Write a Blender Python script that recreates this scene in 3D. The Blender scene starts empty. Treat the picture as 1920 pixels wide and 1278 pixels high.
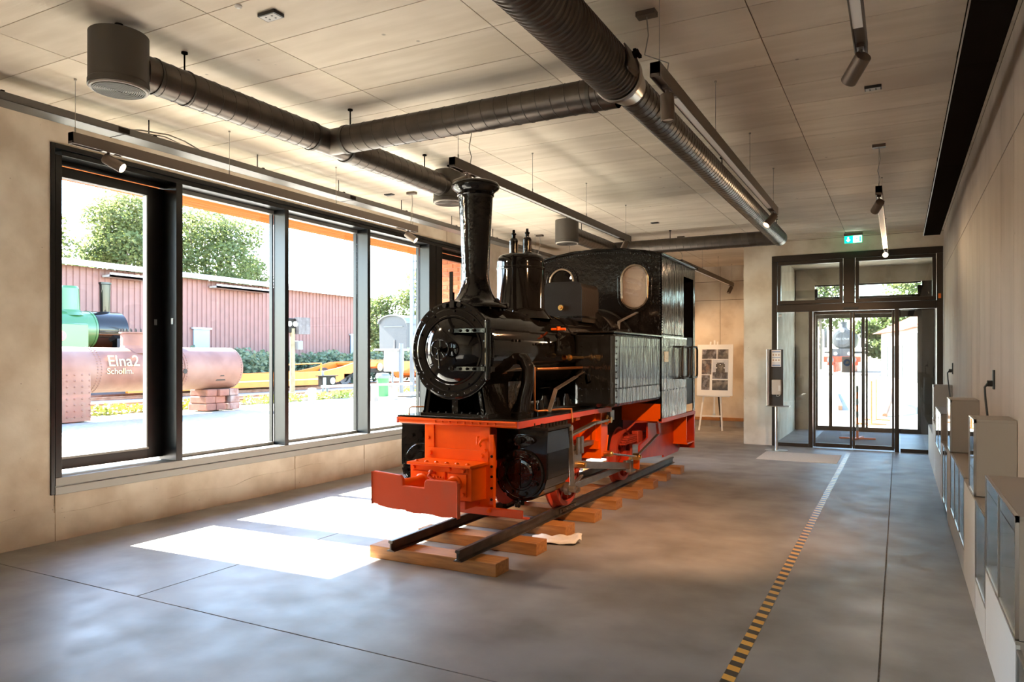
import bpy, bmesh, math, random
from mathutils import Vector, Matrix, Quaternion
from mathutils.geometry import tessellate_polygon
random.seed(7)
S = bpy.context.scene
COL = S.collection
PI = math.pi

# ---------------------------------------------------------------- camera
cam_d = bpy.data.cameras.new('camera')
cam = bpy.data.objects.new('camera', cam_d)
COL.objects.link(cam)
cam_d.sensor_width = 36.0
cam_d.lens = 1370 / 1920 * 36
cam_d.shift_y = 31 / 1920
cam_d.clip_start = 0.05
cam_d.clip_end = 600
cam.location = (0, 0, 1.6)
cam.rotation_euler = (PI / 2, 0, math.radians(27.92))
S.camera = cam

# ---------------------------------------------------------------- world, sun, exposure
W = bpy.data.worlds.new('world')
S.world = W
W.use_nodes = True
wn = W.node_tree
wn.nodes.clear()
sky = wn.nodes.new('ShaderNodeTexSky')
sky.sky_type = 'NISHITA'
sky.sun_disc = False
sky.sun_elevation = math.radians(37.6)
sky.sun_rotation = math.radians(-90)
sky.dust_density = 0.6
sky.air_density = 1.0
bg = wn.nodes.new('ShaderNodeBackground')
bg.inputs['Strength'].default_value = 0.62
wo = wn.nodes.new('ShaderNodeOutputWorld')
wn.links.new(sky.outputs[0], bg.inputs[0])
wn.links.new(bg.outputs[0], wo.inputs[0])

sd = bpy.data.lights.new('sun', 'SUN')
sd.energy = 30.0
sd.angle = math.radians(0.5)
sd.color = (1.0, 0.93, 0.82)
sun = bpy.data.objects.new('sun', sd)
COL.objects.link(sun)
sun.rotation_euler = Vector((1, 0.04, -0.77)).to_track_quat('-Z', 'Y').to_euler()
sun.location = (-30, 5, 30)

S.view_settings.view_transform = 'Standard'
S.view_settings.look = 'None'
S.view_settings.gamma = 1.0
S.view_settings.use_curve_mapping = False
S.view_settings.exposure = 2.3
S.cycles.max_bounces = 10
S.cycles.diffuse_bounces = 6
S.cycles.glossy_bounces = 4
S.cycles.transparent_max_bounces = 24
S.cycles.sample_clamp_indirect = 6.0
S.cycles.caustics_reflective = False
S.cycles.caustics_refractive = False
S.cycles.use_denoising = True

# ---------------------------------------------------------------- helpers
ORG = {}

def V(*a):
    return Vector(a)

class MB:
    def __init__(s):
        s.v = []; s.f = []; s.s = []
    def add(s, vs, fs, smooth=False):
        o = len(s.v)
        s.v.extend([tuple(p) for p in vs])
        for f in fs:
            s.f.append(tuple(i + o for i in f)); s.s.append(smooth)
        return s
    def bx(s, x0, x1, y0, y1, z0, z1):
        vs = [(x0,y0,z0),(x1,y0,z0),(x1,y1,z0),(x0,y1,z0),(x0,y0,z1),(x1,y0,z1),(x1,y1,z1),(x0,y1,z1)]
        return s.add(vs, [(0,3,2,1),(4,5,6,7),(0,1,5,4),(1,2,6,5),(2,3,7,6),(3,0,4,7)])
    def bar(s, p0, p1, w, h, up=(0,0,1)):
        p0, p1 = Vector(p0), Vector(p1)
        d = (p1 - p0).normalized()
        u = Vector(up)
        if abs(d.dot(u)) > 0.98: u = V(1,0,0)
        a = d.cross(u).normalized() * (w/2)
        b = a.cross(d).normalized() * (h/2)
        vs = [p0-a-b, p0+a-b, p0+a+b, p0-a+b, p1-a-b, p1+a-b, p1+a+b, p1-a+b]
        return s.add(vs, [(0,1,2,3),(7,6,5,4),(4,5,1,0),(5,6,2,1),(6,7,3,2),(7,4,0,3)])
    def lathe(s, prof, p0, axis=(0,0,1), n=32, smooth_profile=False, a0=0.0, a1=2*PI):
        p0 = Vector(p0); ax = Vector(axis).normalized()
        ref = V(1,0,0) if abs(ax.x) < 0.9 else V(0,1,0)
        u = ax.cross(ref).normalized(); w = ax.cross(u)
        full = abs(a1 - a0 - 2*PI) < 1e-6
        m = n if full else n + 1
        def ring(r, h):
            return [p0 + ax*h + (u*math.cos(a0+(a1-a0)*k/n) + w*math.sin(a0+(a1-a0)*k/n))*r for k in range(m)]
        k2 = (lambda k: (k+1) % m) if full else (lambda k: k+1)
        if smooth_profile:
            vs = []; fs = []
            for r, h in prof: vs += ring(max(r, 1e-5), h)
            for i in range(len(prof)-1):
                for k in range(n):
                    fs.append((i*m+k, i*m+k2(k), (i+1)*m+k2(k), (i+1)*m+k))
            s.add(vs, fs, True)
        else:
            for (r0, h0), (r1, h1) in zip(prof[:-1], prof[1:]):
                if abs(r0) < 1e-6 and abs(r1) < 1e-6: continue
                if r0 < 1e-6 or r1 < 1e-6:
                    rr = ring(max(r0, r1), h0 if r0 > r1 else h1)
                    apex = p0 + ax*(h1 if r0 > r1 else h0)
                    fs = [((k, k2(k), m) if r0 > r1 else (k2(k), k, m)) for k in range(n)]
                    s.add(rr + [apex], fs, abs(h0-h1) > 1e-6)
                else:
                    fs = [(k, k2(k), m+k2(k), m+k) for k in range(n)]
                    s.add(ring(r0, h0) + ring(r1, h1), fs, abs(h0-h1) > 1e-6)
        return s
    def cyl(s, p0, p1, r, r1=None, n=20, caps=True):
        p0, p1 = Vector(p0), Vector(p1)
        L = (p1-p0).length
        r1 = r if r1 is None else r1
        prof = [(r, 0), (r1, L)]
        if caps: prof = [(0, 0)] + prof + [(0, L)]
        return s.lathe(prof, p0, p1-p0, n)
    def tube(s, pts, r, n=10, caps=True):
        pts = [Vector(p) for p in pts]
        vs = []; fs = []
        t0 = (pts[1]-pts[0]).normalized()
        ref = V(0,0,1) if abs(t0.z) < 0.9 else V(1,0,0)
        u = t0.cross(ref).normalized()
        for i, p in enumerate(pts):
            if i == 0: t = (pts[1]-p)
            elif i == len(pts)-1: t = (p-pts[i-1])
            else: t = (pts[i+1]-p).normalized() + (p-pts[i-1]).normalized()
            t.normalize()
            u = (u - t*u.dot(t)).normalized()
            w = t.cross(u)
            rr = r[i] if isinstance(r, (list, tuple)) else r
            vs += [p + (u*math.cos(2*PI*k/n) + w*math.sin(2*PI*k/n))*rr for k in range(n)]
        for i in range(len(pts)-1):
            for k in range(n):
                fs.append((i*n+k, i*n+(k+1) % n, (i+1)*n+(k+1) % n, (i+1)*n+k))
        s.add(vs, fs, True)
        if caps:
            s.add(vs[:n], [tuple(reversed(range(n)))]); s.add(vs[-n:], [tuple(range(n))])
        return s
    def sph(s, c, r, n=10, sz=1.0):
        k = max(4, n//2)
        prof = [(math.sin(PI*i/k)*r, -math.cos(PI*i/k)*r*sz) for i in range(k+1)]
        return s.lathe(prof, c, (0,0,1), n, True)
    def bolt(s, p, d, r=.012, h=.012, n=6):
        p = Vector(p); d = Vector(d).normalized()
        return s.lathe([(r*1.25, 0), (r*1.25, h*.3), (r, h*.3), (r, h), (0, h)], p, d, n)
    def rivet(s, p, d, r=.008):
        return s.lathe([(r, 0), (r*.75, r*.45), (0, r*.65)], p, d, 6, True)
    def prism(s, poly, ax, a0, a1):
        """poly in the two other axes (cyclic order y,z | x,z | x,y), extruded along ax from a0 to a1"""
        def P(q, a):
            return {'x': (a, q[0], q[1]), 'y': (q[0], a, q[1]), 'z': (q[0], q[1], a)}[ax]
        n = len(poly)
        A = [P(q, a0) for q in poly]; B = [P(q, a1) for q in poly]
        s.add(A, [tuple(range(n))]); s.add(B, [tuple(reversed(range(n)))])
        for i in range(n):
            j = (i+1) % n
            s.add([A[i], A[j], B[j], B[i]], [(3, 2, 1, 0)])
        return s
    def plate(s, loops, fn, t):
        """polygon with holes, thickness t; fn(u, v, w) -> xyz"""
        tri = tessellate_polygon([[V(a, b, 0) for a, b in L] for L in loops])
        flat = [p for L in loops for p in L]
        s.add([fn(a, b, 0) for a, b in flat], [tuple(x) for x in tri])
        s.add([fn(a, b, t) for a, b in flat], [tuple(reversed(x)) for x in tri])
        for L in loops:
            n = len(L)
            for i in range(n):
                j = (i+1) % n
                s.add([fn(*L[i], 0), fn(*L[j], 0), fn(*L[j], t), fn(*L[i], t)], [(0,1,2,3)])
        return s
    def build(s, name, mat, parent=None, loc=None, bev=0, kind=None, fixn=True):
        if parent is not None:
            o0 = ORG[parent.name]
        elif loc is not None:
            o0 = Vector(loc)
        else:
            xs = [p[0] for p in s.v]; ys = [p[1] for p in s.v]; zs = [p[2] for p in s.v]
            o0 = V((min(xs)+max(xs))/2, (min(ys)+max(ys))/2, min(zs))
        me = bpy.data.meshes.new(name)
        me.from_pydata([(p[0]-o0.x, p[1]-o0.y, p[2]-o0.z) for p in s.v], [], s.f)
        me.polygons.foreach_set('use_smooth', s.s)
        if fixn:
            bm = bmesh.new(); bm.from_mesh(me)
            bmesh.ops.recalc_face_normals(bm, faces=bm.faces)
            bm.to_mesh(me); bm.free()
        me.update()
        if mat: me.materials.append(mat)
        o = bpy.data.objects.new(name, me)
        COL.objects.link(o)
        if parent is not None: o.parent = parent
        else: o.location = o0
        ORG[o.name] = o0
        if bev:
            m = o.modifiers.new('bevel', 'BEVEL'); m.width = bev; m.segments = 2
            m.limit_method = 'ANGLE'; m.angle_limit = math.radians(50)
            w = o.modifiers.new('weld', 'WELD'); w.merge_threshold = 1e-5
            # weld first so that separate faces share edges
            o.modifiers.move(1, 0)
        if kind: o['kind'] = kind
        return o

def tag(o, label, cat, group=None, kind=None):
    o['label'] = label; o['category'] = cat
    if group: o['group'] = group
    if kind: o['kind'] = kind
    return o

def thing(name, loc, label, cat, group=None, kind=None):
    o = bpy.data.objects.new(name, None)
    COL.objects.link(o)
    o.location = loc; o.empty_display_size = .1
    ORG[o.name] = Vector(loc)
    return tag(o, label, cat, group, kind)

def struct(o, label):
    o['kind'] = 'structure'; o['label'] = label
    return o

def dup(root, loc, label=None, rz=None):
    r = root.copy(); COL.objects.link(r)
    r.location = loc
    if rz is not None: r.rotation_euler = (0, 0, rz)
    if label: r['label'] = label
    ORG[r.name] = Vector(loc)
    for ch in list(root.children):
        c = ch.copy(); COL.objects.link(c); c.parent = r
        for g in list(ch.children):
            d = g.copy(); COL.objects.link(d); d.parent = c
    return r

def text(name, body, size, mat, loc, rot, parent=None, ext=.001, align='CENTER'):
    cu = bpy.data.curves.new(name, 'FONT')
    cu.body = body; cu.size = size; cu.extrude = ext; cu.align_x = align; cu.align_y = 'CENTER'
    cu.materials.append(mat)
    o = bpy.data.objects.new(name, cu); COL.objects.link(o)
    if parent is not None:
        o.parent = parent; o.location = Vector(loc) - ORG[parent.name]
    else: o.location = loc
    o.rotation_euler = rot
    bpy.context.view_layer.update()
    me = bpy.data.meshes.new_from_object(o.evaluated_get(bpy.context.evaluated_depsgraph_get()))
    me.name = name
    o2 = bpy.data.objects.new(name, me); COL.objects.link(o2)
    o2.parent = o.parent; o2.location = o.location; o2.rotation_euler = o.rotation_euler
    if not me.materials: me.materials.append(mat)
    bpy.data.objects.remove(o)
    o2.name = name
    return o2

# ---------------------------------------------------------------- materials
def M(name, c1, c2=None, rough=.5, rough2=None, metal=0, nscale=3.0, detail=6, stretch=(1,1,1), bump=0, bscale=40,
      bstretch=(1,1,1), coat=0, world=False, rnd=0, spec=.5, lo=.35, hi=.65, pores=0, c3=None, n3=.5, bdist=.01, trans=0):
    m = bpy.data.materials.new(name); m.use_nodes = True
    t = m.node_tree; N = t.nodes; L = t.links
    b = N['Principled BSDF']
    b.inputs['Metallic'].default_value = metal
    b.inputs['Roughness'].default_value = rough
    b.inputs['Specular IOR Level'].default_value = spec
    b.inputs['Coat Weight'].default_value = coat
    b.inputs['Coat Roughness'].default_value = .04
    if world: co = N.new('ShaderNodeNewGeometry').outputs['Position']
    else: co = N.new('ShaderNodeTexCoord').outputs['Object']
    def noise(sc, st, det):
        mp = N.new('ShaderNodeMapping'); mp.inputs['Scale'].default_value = st
        L.new(co, mp.inputs[0])
        n = N.new('ShaderNodeTexNoise'); n.inputs['Scale'].default_value = sc; n.inputs['Detail'].default_value = det
        L.new(mp.outputs[0], n.inputs['Vector'])
        return n.outputs['Fac']
    def ramp(f, a, bb):
        r = N.new('ShaderNodeMapRange'); r.inputs[1].default_value = a; r.inputs[2].default_value = bb
        L.new(f, r.inputs[0]); return r.outputs[0]
    def mix(f, A, B, mode='MIX'):
        x = N.new('ShaderNodeMix'); x.data_type = 'RGBA'; x.blend_type = mode
        if isinstance(f, (int, float)): x.inputs[0].default_value = f
        else: L.new(f, x.inputs[0])
        for i, q in ((6, A), (7, B)):
            if isinstance(q, tuple): x.inputs[i].default_value = (*q[:3], 1)
            else: L.new(q, x.inputs[i])
        return x.outputs[2]
    col = tuple(c1)
    fac = None
    if c2 is not None:
        fac = ramp(noise(nscale, stretch, detail), lo, hi)
        col = mix(fac, tuple(c1), tuple(c2))
    if c3 is not None:
        col = mix(ramp(noise(n3, (1,1,1), 4), .5, .72), col, tuple(c3))
    if pores:
        vo = N.new('ShaderNodeTexVoronoi'); vo.inputs['Scale'].default_value = pores
        L.new(co, vo.inputs['Vector'])
        pm = ramp(vo.outputs['Distance'], .05, .09)
        keep = ramp(noise(pores*.35, (1,1,1), 2), .56, .6)
        inv = N.new('ShaderNodeMath'); inv.operation = 'SUBTRACT'; inv.inputs[0].default_value = 1; L.new(keep, inv.inputs[1])
        mx = N.new('ShaderNodeMath'); mx.operation = 'MAXIMUM'; L.new(pm, mx.inputs[0]); L.new(inv.outputs[0], mx.inputs[1])
        dk = mix(.55, col, (.12, .09, .07))
        col = mix(mx.outputs[0], dk, col)
    if rnd:
        oi = N.new('ShaderNodeObjectInfo')
        mr = N.new('ShaderNodeMapRange'); mr.inputs[3].default_value = 1-rnd; mr.inputs[4].default_value = 1+rnd
        L.new(oi.outputs['Random'], mr.inputs[0])
        hs = N.new('ShaderNodeHueSaturation'); L.new(mr.outputs[0], hs.inputs['Value'])
        if isinstance(col, tuple): hs.inputs['Color'].default_value = (*col, 1)
        else: L.new(col, hs.inputs['Color'])
        col = hs.outputs[0]
    if isinstance(col, tuple): b.inputs['Base Color'].default_value = (*col, 1)
    else: L.new(col, b.inputs['Base Color'])
    if rough2 is not None:
        r = N.new('ShaderNodeMapRange'); r.inputs[1].default_value = .3; r.inputs[2].default_value = .7
        r.inputs[3].default_value = rough; r.inputs[4].default_value = rough2
        L.new(noise(nscale*1.7, stretch, detail), r.inputs[0]); L.new(r.outputs[0], b.inputs['Roughness'])
    if bump:
        bp = N.new('ShaderNodeBump'); bp.inputs['Strength'].default_value = bump; bp.inputs['Distance'].default_value = bdist
        L.new(noise(bscale, bstretch, 4), bp.inputs['Height'])
        L.new(bp.outputs[0], b.inputs['Normal'])
        if coat: L.new(bp.outputs[0], b.inputs['Coat Normal'])
    return m

def emit(name, col, strength):
    m = bpy.data.materials.new(name); m.use_nodes = True
    b = m.node_tree.nodes['Principled BSDF']
    b.inputs['Base Color'].default_value = (*col, 1)
    b.inputs['Emission Color'].default_value = (*col, 1)
    b.inputs['Emission Strength'].default_value = strength
    return m

def glass(name, tint=(.96,.98,.97), f0=.04, fmax=.9, rough=0.0, dirt=0):
    m = bpy.data.materials.new(name); m.use_nodes = True
    t = m.node_tree; N = t.nodes; L = t.links; N.clear()
    tr = N.new('ShaderNodeBsdfTransparent'); tr.inputs[0].default_value = (*tint, 1)
    gl = N.new('ShaderNodeBsdfGlossy'); gl.inputs['Roughness'].default_value = rough
    lw = N.new('ShaderNodeLayerWeight'); lw.inputs['Blend'].default_value = .5
    pw = N.new('ShaderNodeMath'); pw.operation = 'POWER'; pw.inputs[1].default_value = 5
    L.new(lw.outputs['Facing'], pw.inputs[0])
    mr = N.new('ShaderNodeMapRange'); mr.inputs[3].default_value = f0; mr.inputs[4].default_value = fmax
    L.new(pw.outputs[0], mr.inputs[0])
    mx = N.new('ShaderNodeMixShader'); L.new(mr.outputs[0], mx.inputs[0]); L.new(tr.outputs[0], mx.inputs[1]); L.new(gl.outputs[0], mx.inputs[2])
    out = N.new('ShaderNodeOutputMaterial')
    last = mx.outputs[0]
    if dirt:
        df = N.new('ShaderNodeBsdfDiffuse'); df.inputs[0].default_value = (.5,.42,.36,1)
        m2 = N.new('ShaderNodeMixShader'); m2.inputs[0].default_value = dirt
        L.new(last, m2.inputs[1]); L.new(df.outputs[0], m2.inputs[2]); last = m2.outputs[0]
    L.new(last, out.inputs[0])
    return m

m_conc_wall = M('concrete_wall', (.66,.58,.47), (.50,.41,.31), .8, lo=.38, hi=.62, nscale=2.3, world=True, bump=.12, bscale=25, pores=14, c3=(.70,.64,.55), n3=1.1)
m_conc_ceil = M('concrete_ceiling', (.76,.66,.545), (.67,.57,.455), .75, nscale=1.2, stretch=(1,7,1), lo=.38, hi=.62, world=True, bump=.06, bscale=9, bstretch=(1,9,1), rnd=.08, pores=5, c3=(.60,.50,.40), n3=.7)
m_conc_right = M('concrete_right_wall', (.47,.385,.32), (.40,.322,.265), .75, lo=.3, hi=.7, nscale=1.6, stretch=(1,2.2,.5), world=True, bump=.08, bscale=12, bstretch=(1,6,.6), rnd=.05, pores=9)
m_seam = M('concrete_seam', (.13,.09,.06), (.18,.13,.09), .9, nscale=20, world=True)
m_floor = M('polished_concrete', (.285,.272,.262), (.185,.174,.165), .42, rough2=.55, nscale=2.2, detail=9, world=True, bump=.03, bscale=18, lo=.32, hi=.68, c3=(.31,.30,.295), n3=1.0, spec=.38)
m_seam_l = M('pale_concrete_seam', (.42,.33,.24), (.36,.28,.2), .9, nscale=20, world=True)
m_joint = M('joint_filler', (.24,.225,.21), (.15,.14,.13), .7, nscale=30, world=True)
m_frame = M('anodised_frame', (.045,.045,.046), None, .3, metal=1.0)
m_frame_grey = M('grey_sill_metal', (.24,.23,.21), None, .42, metal=.4)
m_dframe = M('bronze_door_frame', (.045,.034,.027), None, .33, metal=.6)
m_duct = M('duct_metal', (.115,.095,.08), (.085,.07,.06), .36, metal=.85, nscale=6)
m_duct_d = M('diffuser_metal', (.075,.065,.055), None, .5, metal=.5)
m_galv = M('galvanised', (.42,.38,.34), None, .3, metal=1.0)
m_tray = M('cable_tray_metal', (.12,.11,.10), None, .45, metal=.5)
m_tray_d = M('dark_tray_metal', (.016,.0125,.010), None, .9, spec=0)
m_track = M('track_bronze', (.13,.10,.08), None, .45, metal=.3)
m_diffus = M('light_diffuser', (.82,.80,.78), None, .6)
m_spot = M('spot_body', (.16,.12,.095), None, .38, metal=.6)
m_wire = M('wire', (.35,.32,.28), None, .4, metal=.5)
m_black = M('black_gloss_paint', (.005,.0042,.0038), None, .07, spec=.42, bump=.3, bscale=22, bdist=.012)
m_black_s = M('black_gloss_smooth', (.005,.0042,.0038), None, .06, spec=.38, bump=.04, bscale=9, bdist=.015)
m_black_w = M('black_gloss_wavy', (.008,.008,.008), None, .10, spec=.8, bump=.4, bscale=4, bstretch=(1,5,.4), bdist=.05)
m_black_d = M('black_matt_metal', (.010,.0075,.006), None, .55, spec=.15, bump=.2, bscale=40)
m_orange = M('orange_red_paint', (.82,.105,.002), (.76,.092,.002), .36, nscale=5, spec=.22, coat=0, bump=.06, bscale=12)
m_orange_w = M('worn_orange_paint', (.64,.062,.004), (.56,.075,.018), .45, rough2=.6, nscale=6, lo=.5, hi=.75, bump=.15, bscale=20)
m_red = M('red_frame_paint', (.52,.040,.008), (.40,.026,.008), .38, nscale=6, coat=0, spec=.35, bump=.08, bscale=20)
m_redw = M('red_wheel_paint', (.42,.055,.03), (.48,.045,.018), .5, nscale=12, bump=.1, bscale=40)
m_steel = M('bare_steel', (.32,.29,.26), (.24,.20,.17), .38, metal=.85, nscale=14, stretch=(1,.3,1))
m_brass = M('brass', (.72,.42,.14), None, .28, metal=1.0)
m_copper = M('copper_pipe', (.62,.23,.07), None, .3, metal=.9)
m_rail = M('rail_steel', (.05,.043,.038), (.09,.07,.055), .42, metal=.6, nscale=9)
m_wood = M('sleeper_wood', (.43,.19,.05), (.29,.115,.03), .6, nscale=5, stretch=(.8,8,8), bump=.12, bscale=10, bstretch=(.8,8,8), rnd=.12)
m_white = M('white_board', (.72,.69,.66), None, .55)
m_caseside = M('case_side_panel', (.38,.325,.275), None, .6)
m_casedark = M('case_inside', (.50,.47,.44), None, .7)
m_chrome = M('satin_steel', (.60,.58,.56), None, .28, metal=1.0)
m_blackpl = M('black_plastic', (.018,.016,.015), None, .45)
m_cloth = M('white_rag', (.72,.70,.68), (.60,.58,.56), .9, nscale=10)
m_mat = M('grey_mat', (.66,.62,.58), (.58,.54,.50), .95, nscale=60)
m_matd = M('dark_ribbed_mat', (.10,.09,.09), None, .9)
m_glass = glass('window_glass')
m_glass_d = glass('door_glass', (.92,.95,.94), .07, .95)
m_glass_c = glass('case_glass', (.90,.93,.93), .10, 1.0)
m_glass_l = glass('dusty_cab_glass', (.75,.70,.66), .08, .8, dirt=.35)
# ================================================================ SETTING
XL, XR_, YB, CZ = -6.5, 0.65, 14.0, 3.72
fl = MB().bx(-7.0, 1.0, -8.2, 17.7, -.3, -.005).build('floor', m_joint, loc=(0,0,-.3))
struct(fl, 'grey polished concrete floor with saw-cut joints')
xs = [-6.5, -4.52, -.09, .65]; ys = [-8.0, 3.15, 13.97, 17.6]
g = .004
MB().bx(-6.5, -.09-g, -8.0, 3.15-g, -.014, 0).build('floor_slab', m_floor, fl, bev=.002)
for i in range(3):
    for j in range(3):
        if j == 0 and i < 2: continue
        MB().bx(xs[i]+(g if i else 0), xs[i+1]-(g if i < 2 else 0), ys[j]+(g if j else 0), ys[j+1]-(g if j < 2 else 0), -.014, 0).build('floor_slab', m_floor, fl, bev=.002)

# left wall with its window opening
WY0, WY1, WZ0, WZ1 = 3.72, 11.15, .405, 3.47
w = MB()
w.bx(-6.95, XL, -8.2, -7.2, 0, CZ).bx(-6.95, XL, -2.0, WY0, 0, CZ).bx(-6.95, XL, -7.2, -2.0, 0, WZ0).bx(-6.95, XL, -7.2, -2.0, WZ1, CZ).bx(-6.95, XL, WY1, 17.7, 0, CZ)
w.bx(-6.95, XL, WY0, WY1, 0, WZ0).bx(-6.95, XL, WY0, WY1, WZ1, CZ)
wl = w.build('wall_left', m_conc_wall, loc=(-6.7, 6, 0))
struct(wl, 'pale cast concrete wall holding the long window')
# raised lower pour with a wavy edge
poly = [(-8.2, 0.0)] + [(17.6, 0.0)]
y = 17.6; top = []
while y > -8.2:
    top.append((y, .225 + .03*math.sin(y*2.1) + .018*math.sin(y*7.3+1) + random.uniform(-.008, .008)))
    y -= .12
MB().prism(poly + top, 'x', XL-.01, XL+.006).build('lower_pour', m_conc_wall, wl)
for yy in (3.76, 6.62, 7.92, 9.6):
    MB().bx(XL-.001, XL+.0075, yy-.004, yy+.004, .0, WZ0).build('vertical_joint', m_seam_l, wl)
for yy in (10.0, 11.4, 12.9): MB().bx(XL-.001, XL+.0025, yy-.004, yy+.004, WZ1+.01 if yy < 11.2 else 0, CZ).build('vertical_joint', m_seam, wl)

# right wall of formwork panels
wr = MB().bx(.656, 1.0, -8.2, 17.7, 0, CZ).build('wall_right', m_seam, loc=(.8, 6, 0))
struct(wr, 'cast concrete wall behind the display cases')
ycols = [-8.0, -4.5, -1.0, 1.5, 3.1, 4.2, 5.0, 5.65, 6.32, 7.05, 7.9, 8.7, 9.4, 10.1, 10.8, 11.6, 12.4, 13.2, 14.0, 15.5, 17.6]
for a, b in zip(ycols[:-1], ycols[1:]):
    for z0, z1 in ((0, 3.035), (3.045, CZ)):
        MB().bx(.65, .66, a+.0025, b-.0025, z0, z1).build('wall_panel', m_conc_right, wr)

# ceiling of formwork panels
ce = MB().bx(-7.0, 1.0, -8.2, 17.7, CZ+.006, 4.1).build('ceiling', m_seam, loc=(-3, 6, CZ))
struct(ce, 'raw concrete ceiling marked by formwork panels')
xc = [-6.5, -5.2, -3.77, -2.3, -.81, .65]
NP = 0
pm = {}
for i in range(5):
    yy = -8.0 + (.0 if i % 2 else .0)
    step = .49
    y0 = 1.14
    MB().bx(xc[i]+.003, xc[i+1]-.003, -8.2, y0-.003, CZ, CZ+.02).build('ceiling_panel', m_conc_ceil, ce)
    k = 0
    while y0 < 17.2:
        key = i
        if key not in pm:
            o = MB().bx(xc[i]+.0035, xc[i+1]-.0035, y0+.0035, y0+step-.0035, CZ, CZ+.02).build('ceiling_panel', m_conc_ceil, ce)
            pm[key] = (o, y0)
        else:
            o = pm[key][0].copy(); COL.objects.link(o)
            o.location = (0, y0 - pm[key][1], 0)
        y0 += step
    MB().bx(xc[i]+.003, xc[i+1]-.003, y0, 17.7, CZ, CZ+.02).build('ceiling_panel', m_conc_ceil, ce)

wf = MB().bx(-7, 1, -8.3, -8.0, 0, CZ).build('wall_front', m_conc_wall)
struct(wf, 'concrete wall closing the hall behind the viewer')

# entrance wall: pier beside the door, band above it, vestibule side
we = MB().bx(-2.55, -2.05, YB, 17.45, 0, CZ).bx(-2.05, XR_, YB, YB+.3, 3.44, CZ).bx(-2.05, XR_, YB+.3, 17.6, 3.55, 3.70).build('wall_entrance', m_conc_wall, loc=(-1, 14, 0))
struct(we, 'concrete pier and lintel around the glass entrance')
MB().bx(-2.0, XR_, YB-.002, YB+.01, 3.70, 3.706).build('pour_joint', m_seam, we)
wb = MB().bx(-6.95, -2.05, 17.3, 17.6, 0, CZ).build('wall_back', m_seam)
struct(wb, 'warm lit concrete wall at the end of the niche')
for (a, b) in ((-6.5, -5.1), (-5.1, -3.68), (-3.68, -2.55)):
    for z0, z1 in ((0, 2.93), (2.94, 3.36), (3.37, CZ)):
        MB().bx(a+.004, b-.004, 17.292, 17.31, z0, z1).build('wall_panel', m_conc_wall, wb)
bb = MB().bx(-6.4, -2.56, 17.2, 17.29, .14, .21).build('baseboard_back', m_wood)
struct(bb, 'low wooden rail along the niche wall')
# outer facade of the vestibule
wo_ = MB().bx(-2.05, -1.66, 17.45, 17.7, 0, 3.6).bx(-1.66, XR_, 17.45, 17.7, 3.2, 3.6).build('wall_outer', m_conc_wall)
struct(wo_, 'vestibule outer wall above the street door')

# ---------------------------------------------------------------- window_1
win = bpy.data.objects.new('window_1', None); COL.objects.link(win); win.location = (-6.6, 7.4, WZ0); ORG['window_1'] = V(-6.6, 7.4, WZ0)
struct(win, 'long window strip in dark metal frames')
def fr(name, x0, x1, y0, y1, z0, z1, mat=None, bev=.004, par=None):
    return MB().bx(x0, x1, y0, y1, z0, z1).build(name, mat or m_frame, par or win, bev=bev)
FX = XL + .012
fr('jamb', -6.8, FX, WY0, WY0+.035, WZ0, WZ1)
fr('jamb', -6.8, FX-.006, WY0+.04, WY0+.1, .55, 3.375)
fr('jamb', -6.8, FX, WY1-.1, WY1, WZ0, WZ1)
fr('head', -6.8, FX, WY0+.035, WY1-.1, 3.425, WZ1)
fr('head', -6.8, FX-.008, WY0+.1, WY1-.1, 3.375, 3.42)
fr('sill_flashing', -6.6, FX+.004, WY0+.035, 7.5, .40, .47, m_frame_grey)
fr('sill_flashing', -6.6, FX-.006, 7.5, WY1-.1, .40, .47, m_frame_grey)
fr('sill_board', -6.74, FX, WY0+.04, WY1-.1, .478, .55, m_frame_grey)
# fixed lights
GX = -6.71
secs = [(5.04, 6.46), (6.52, 8.0), (8.06, 9.5)]
for a, b in secs:
    MB().bx(GX-.006, GX+.006, a, b, .585, 3.33).build('glass_pane', m_glass, win)
    fr('glazing_bead', GX-.05, GX+.03, a, b, .55, .585, m_frame_grey)
    fr('glazing_bead', GX-.05, GX+.03, a, b, 3.33, 3.375, m_frame_grey)
    fr('glazing_bead', GX-.03, GX+.02, a, a+.025, .585, 3.33, bev=0)
    fr('glazing_bead', GX-.03, GX+.02, b-.02, b, .585, 3.33, bev=0)
for a, b in ((6.46, 6.52), (8.0, 8.06)):
    fr('mullion', -6.69, FX-.01, a, b, .55, 3.375)
fr('mullion', -6.76, FX-.004, 4.965, 5.04, .55, 3.375)
fr('mullion', -6.69, FX-.01, 9.5, 9.68, .55, 3.375)
fr('mullion', -6.76, FX-.004, 9.69, 9.86, .55, 3.375)
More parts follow.
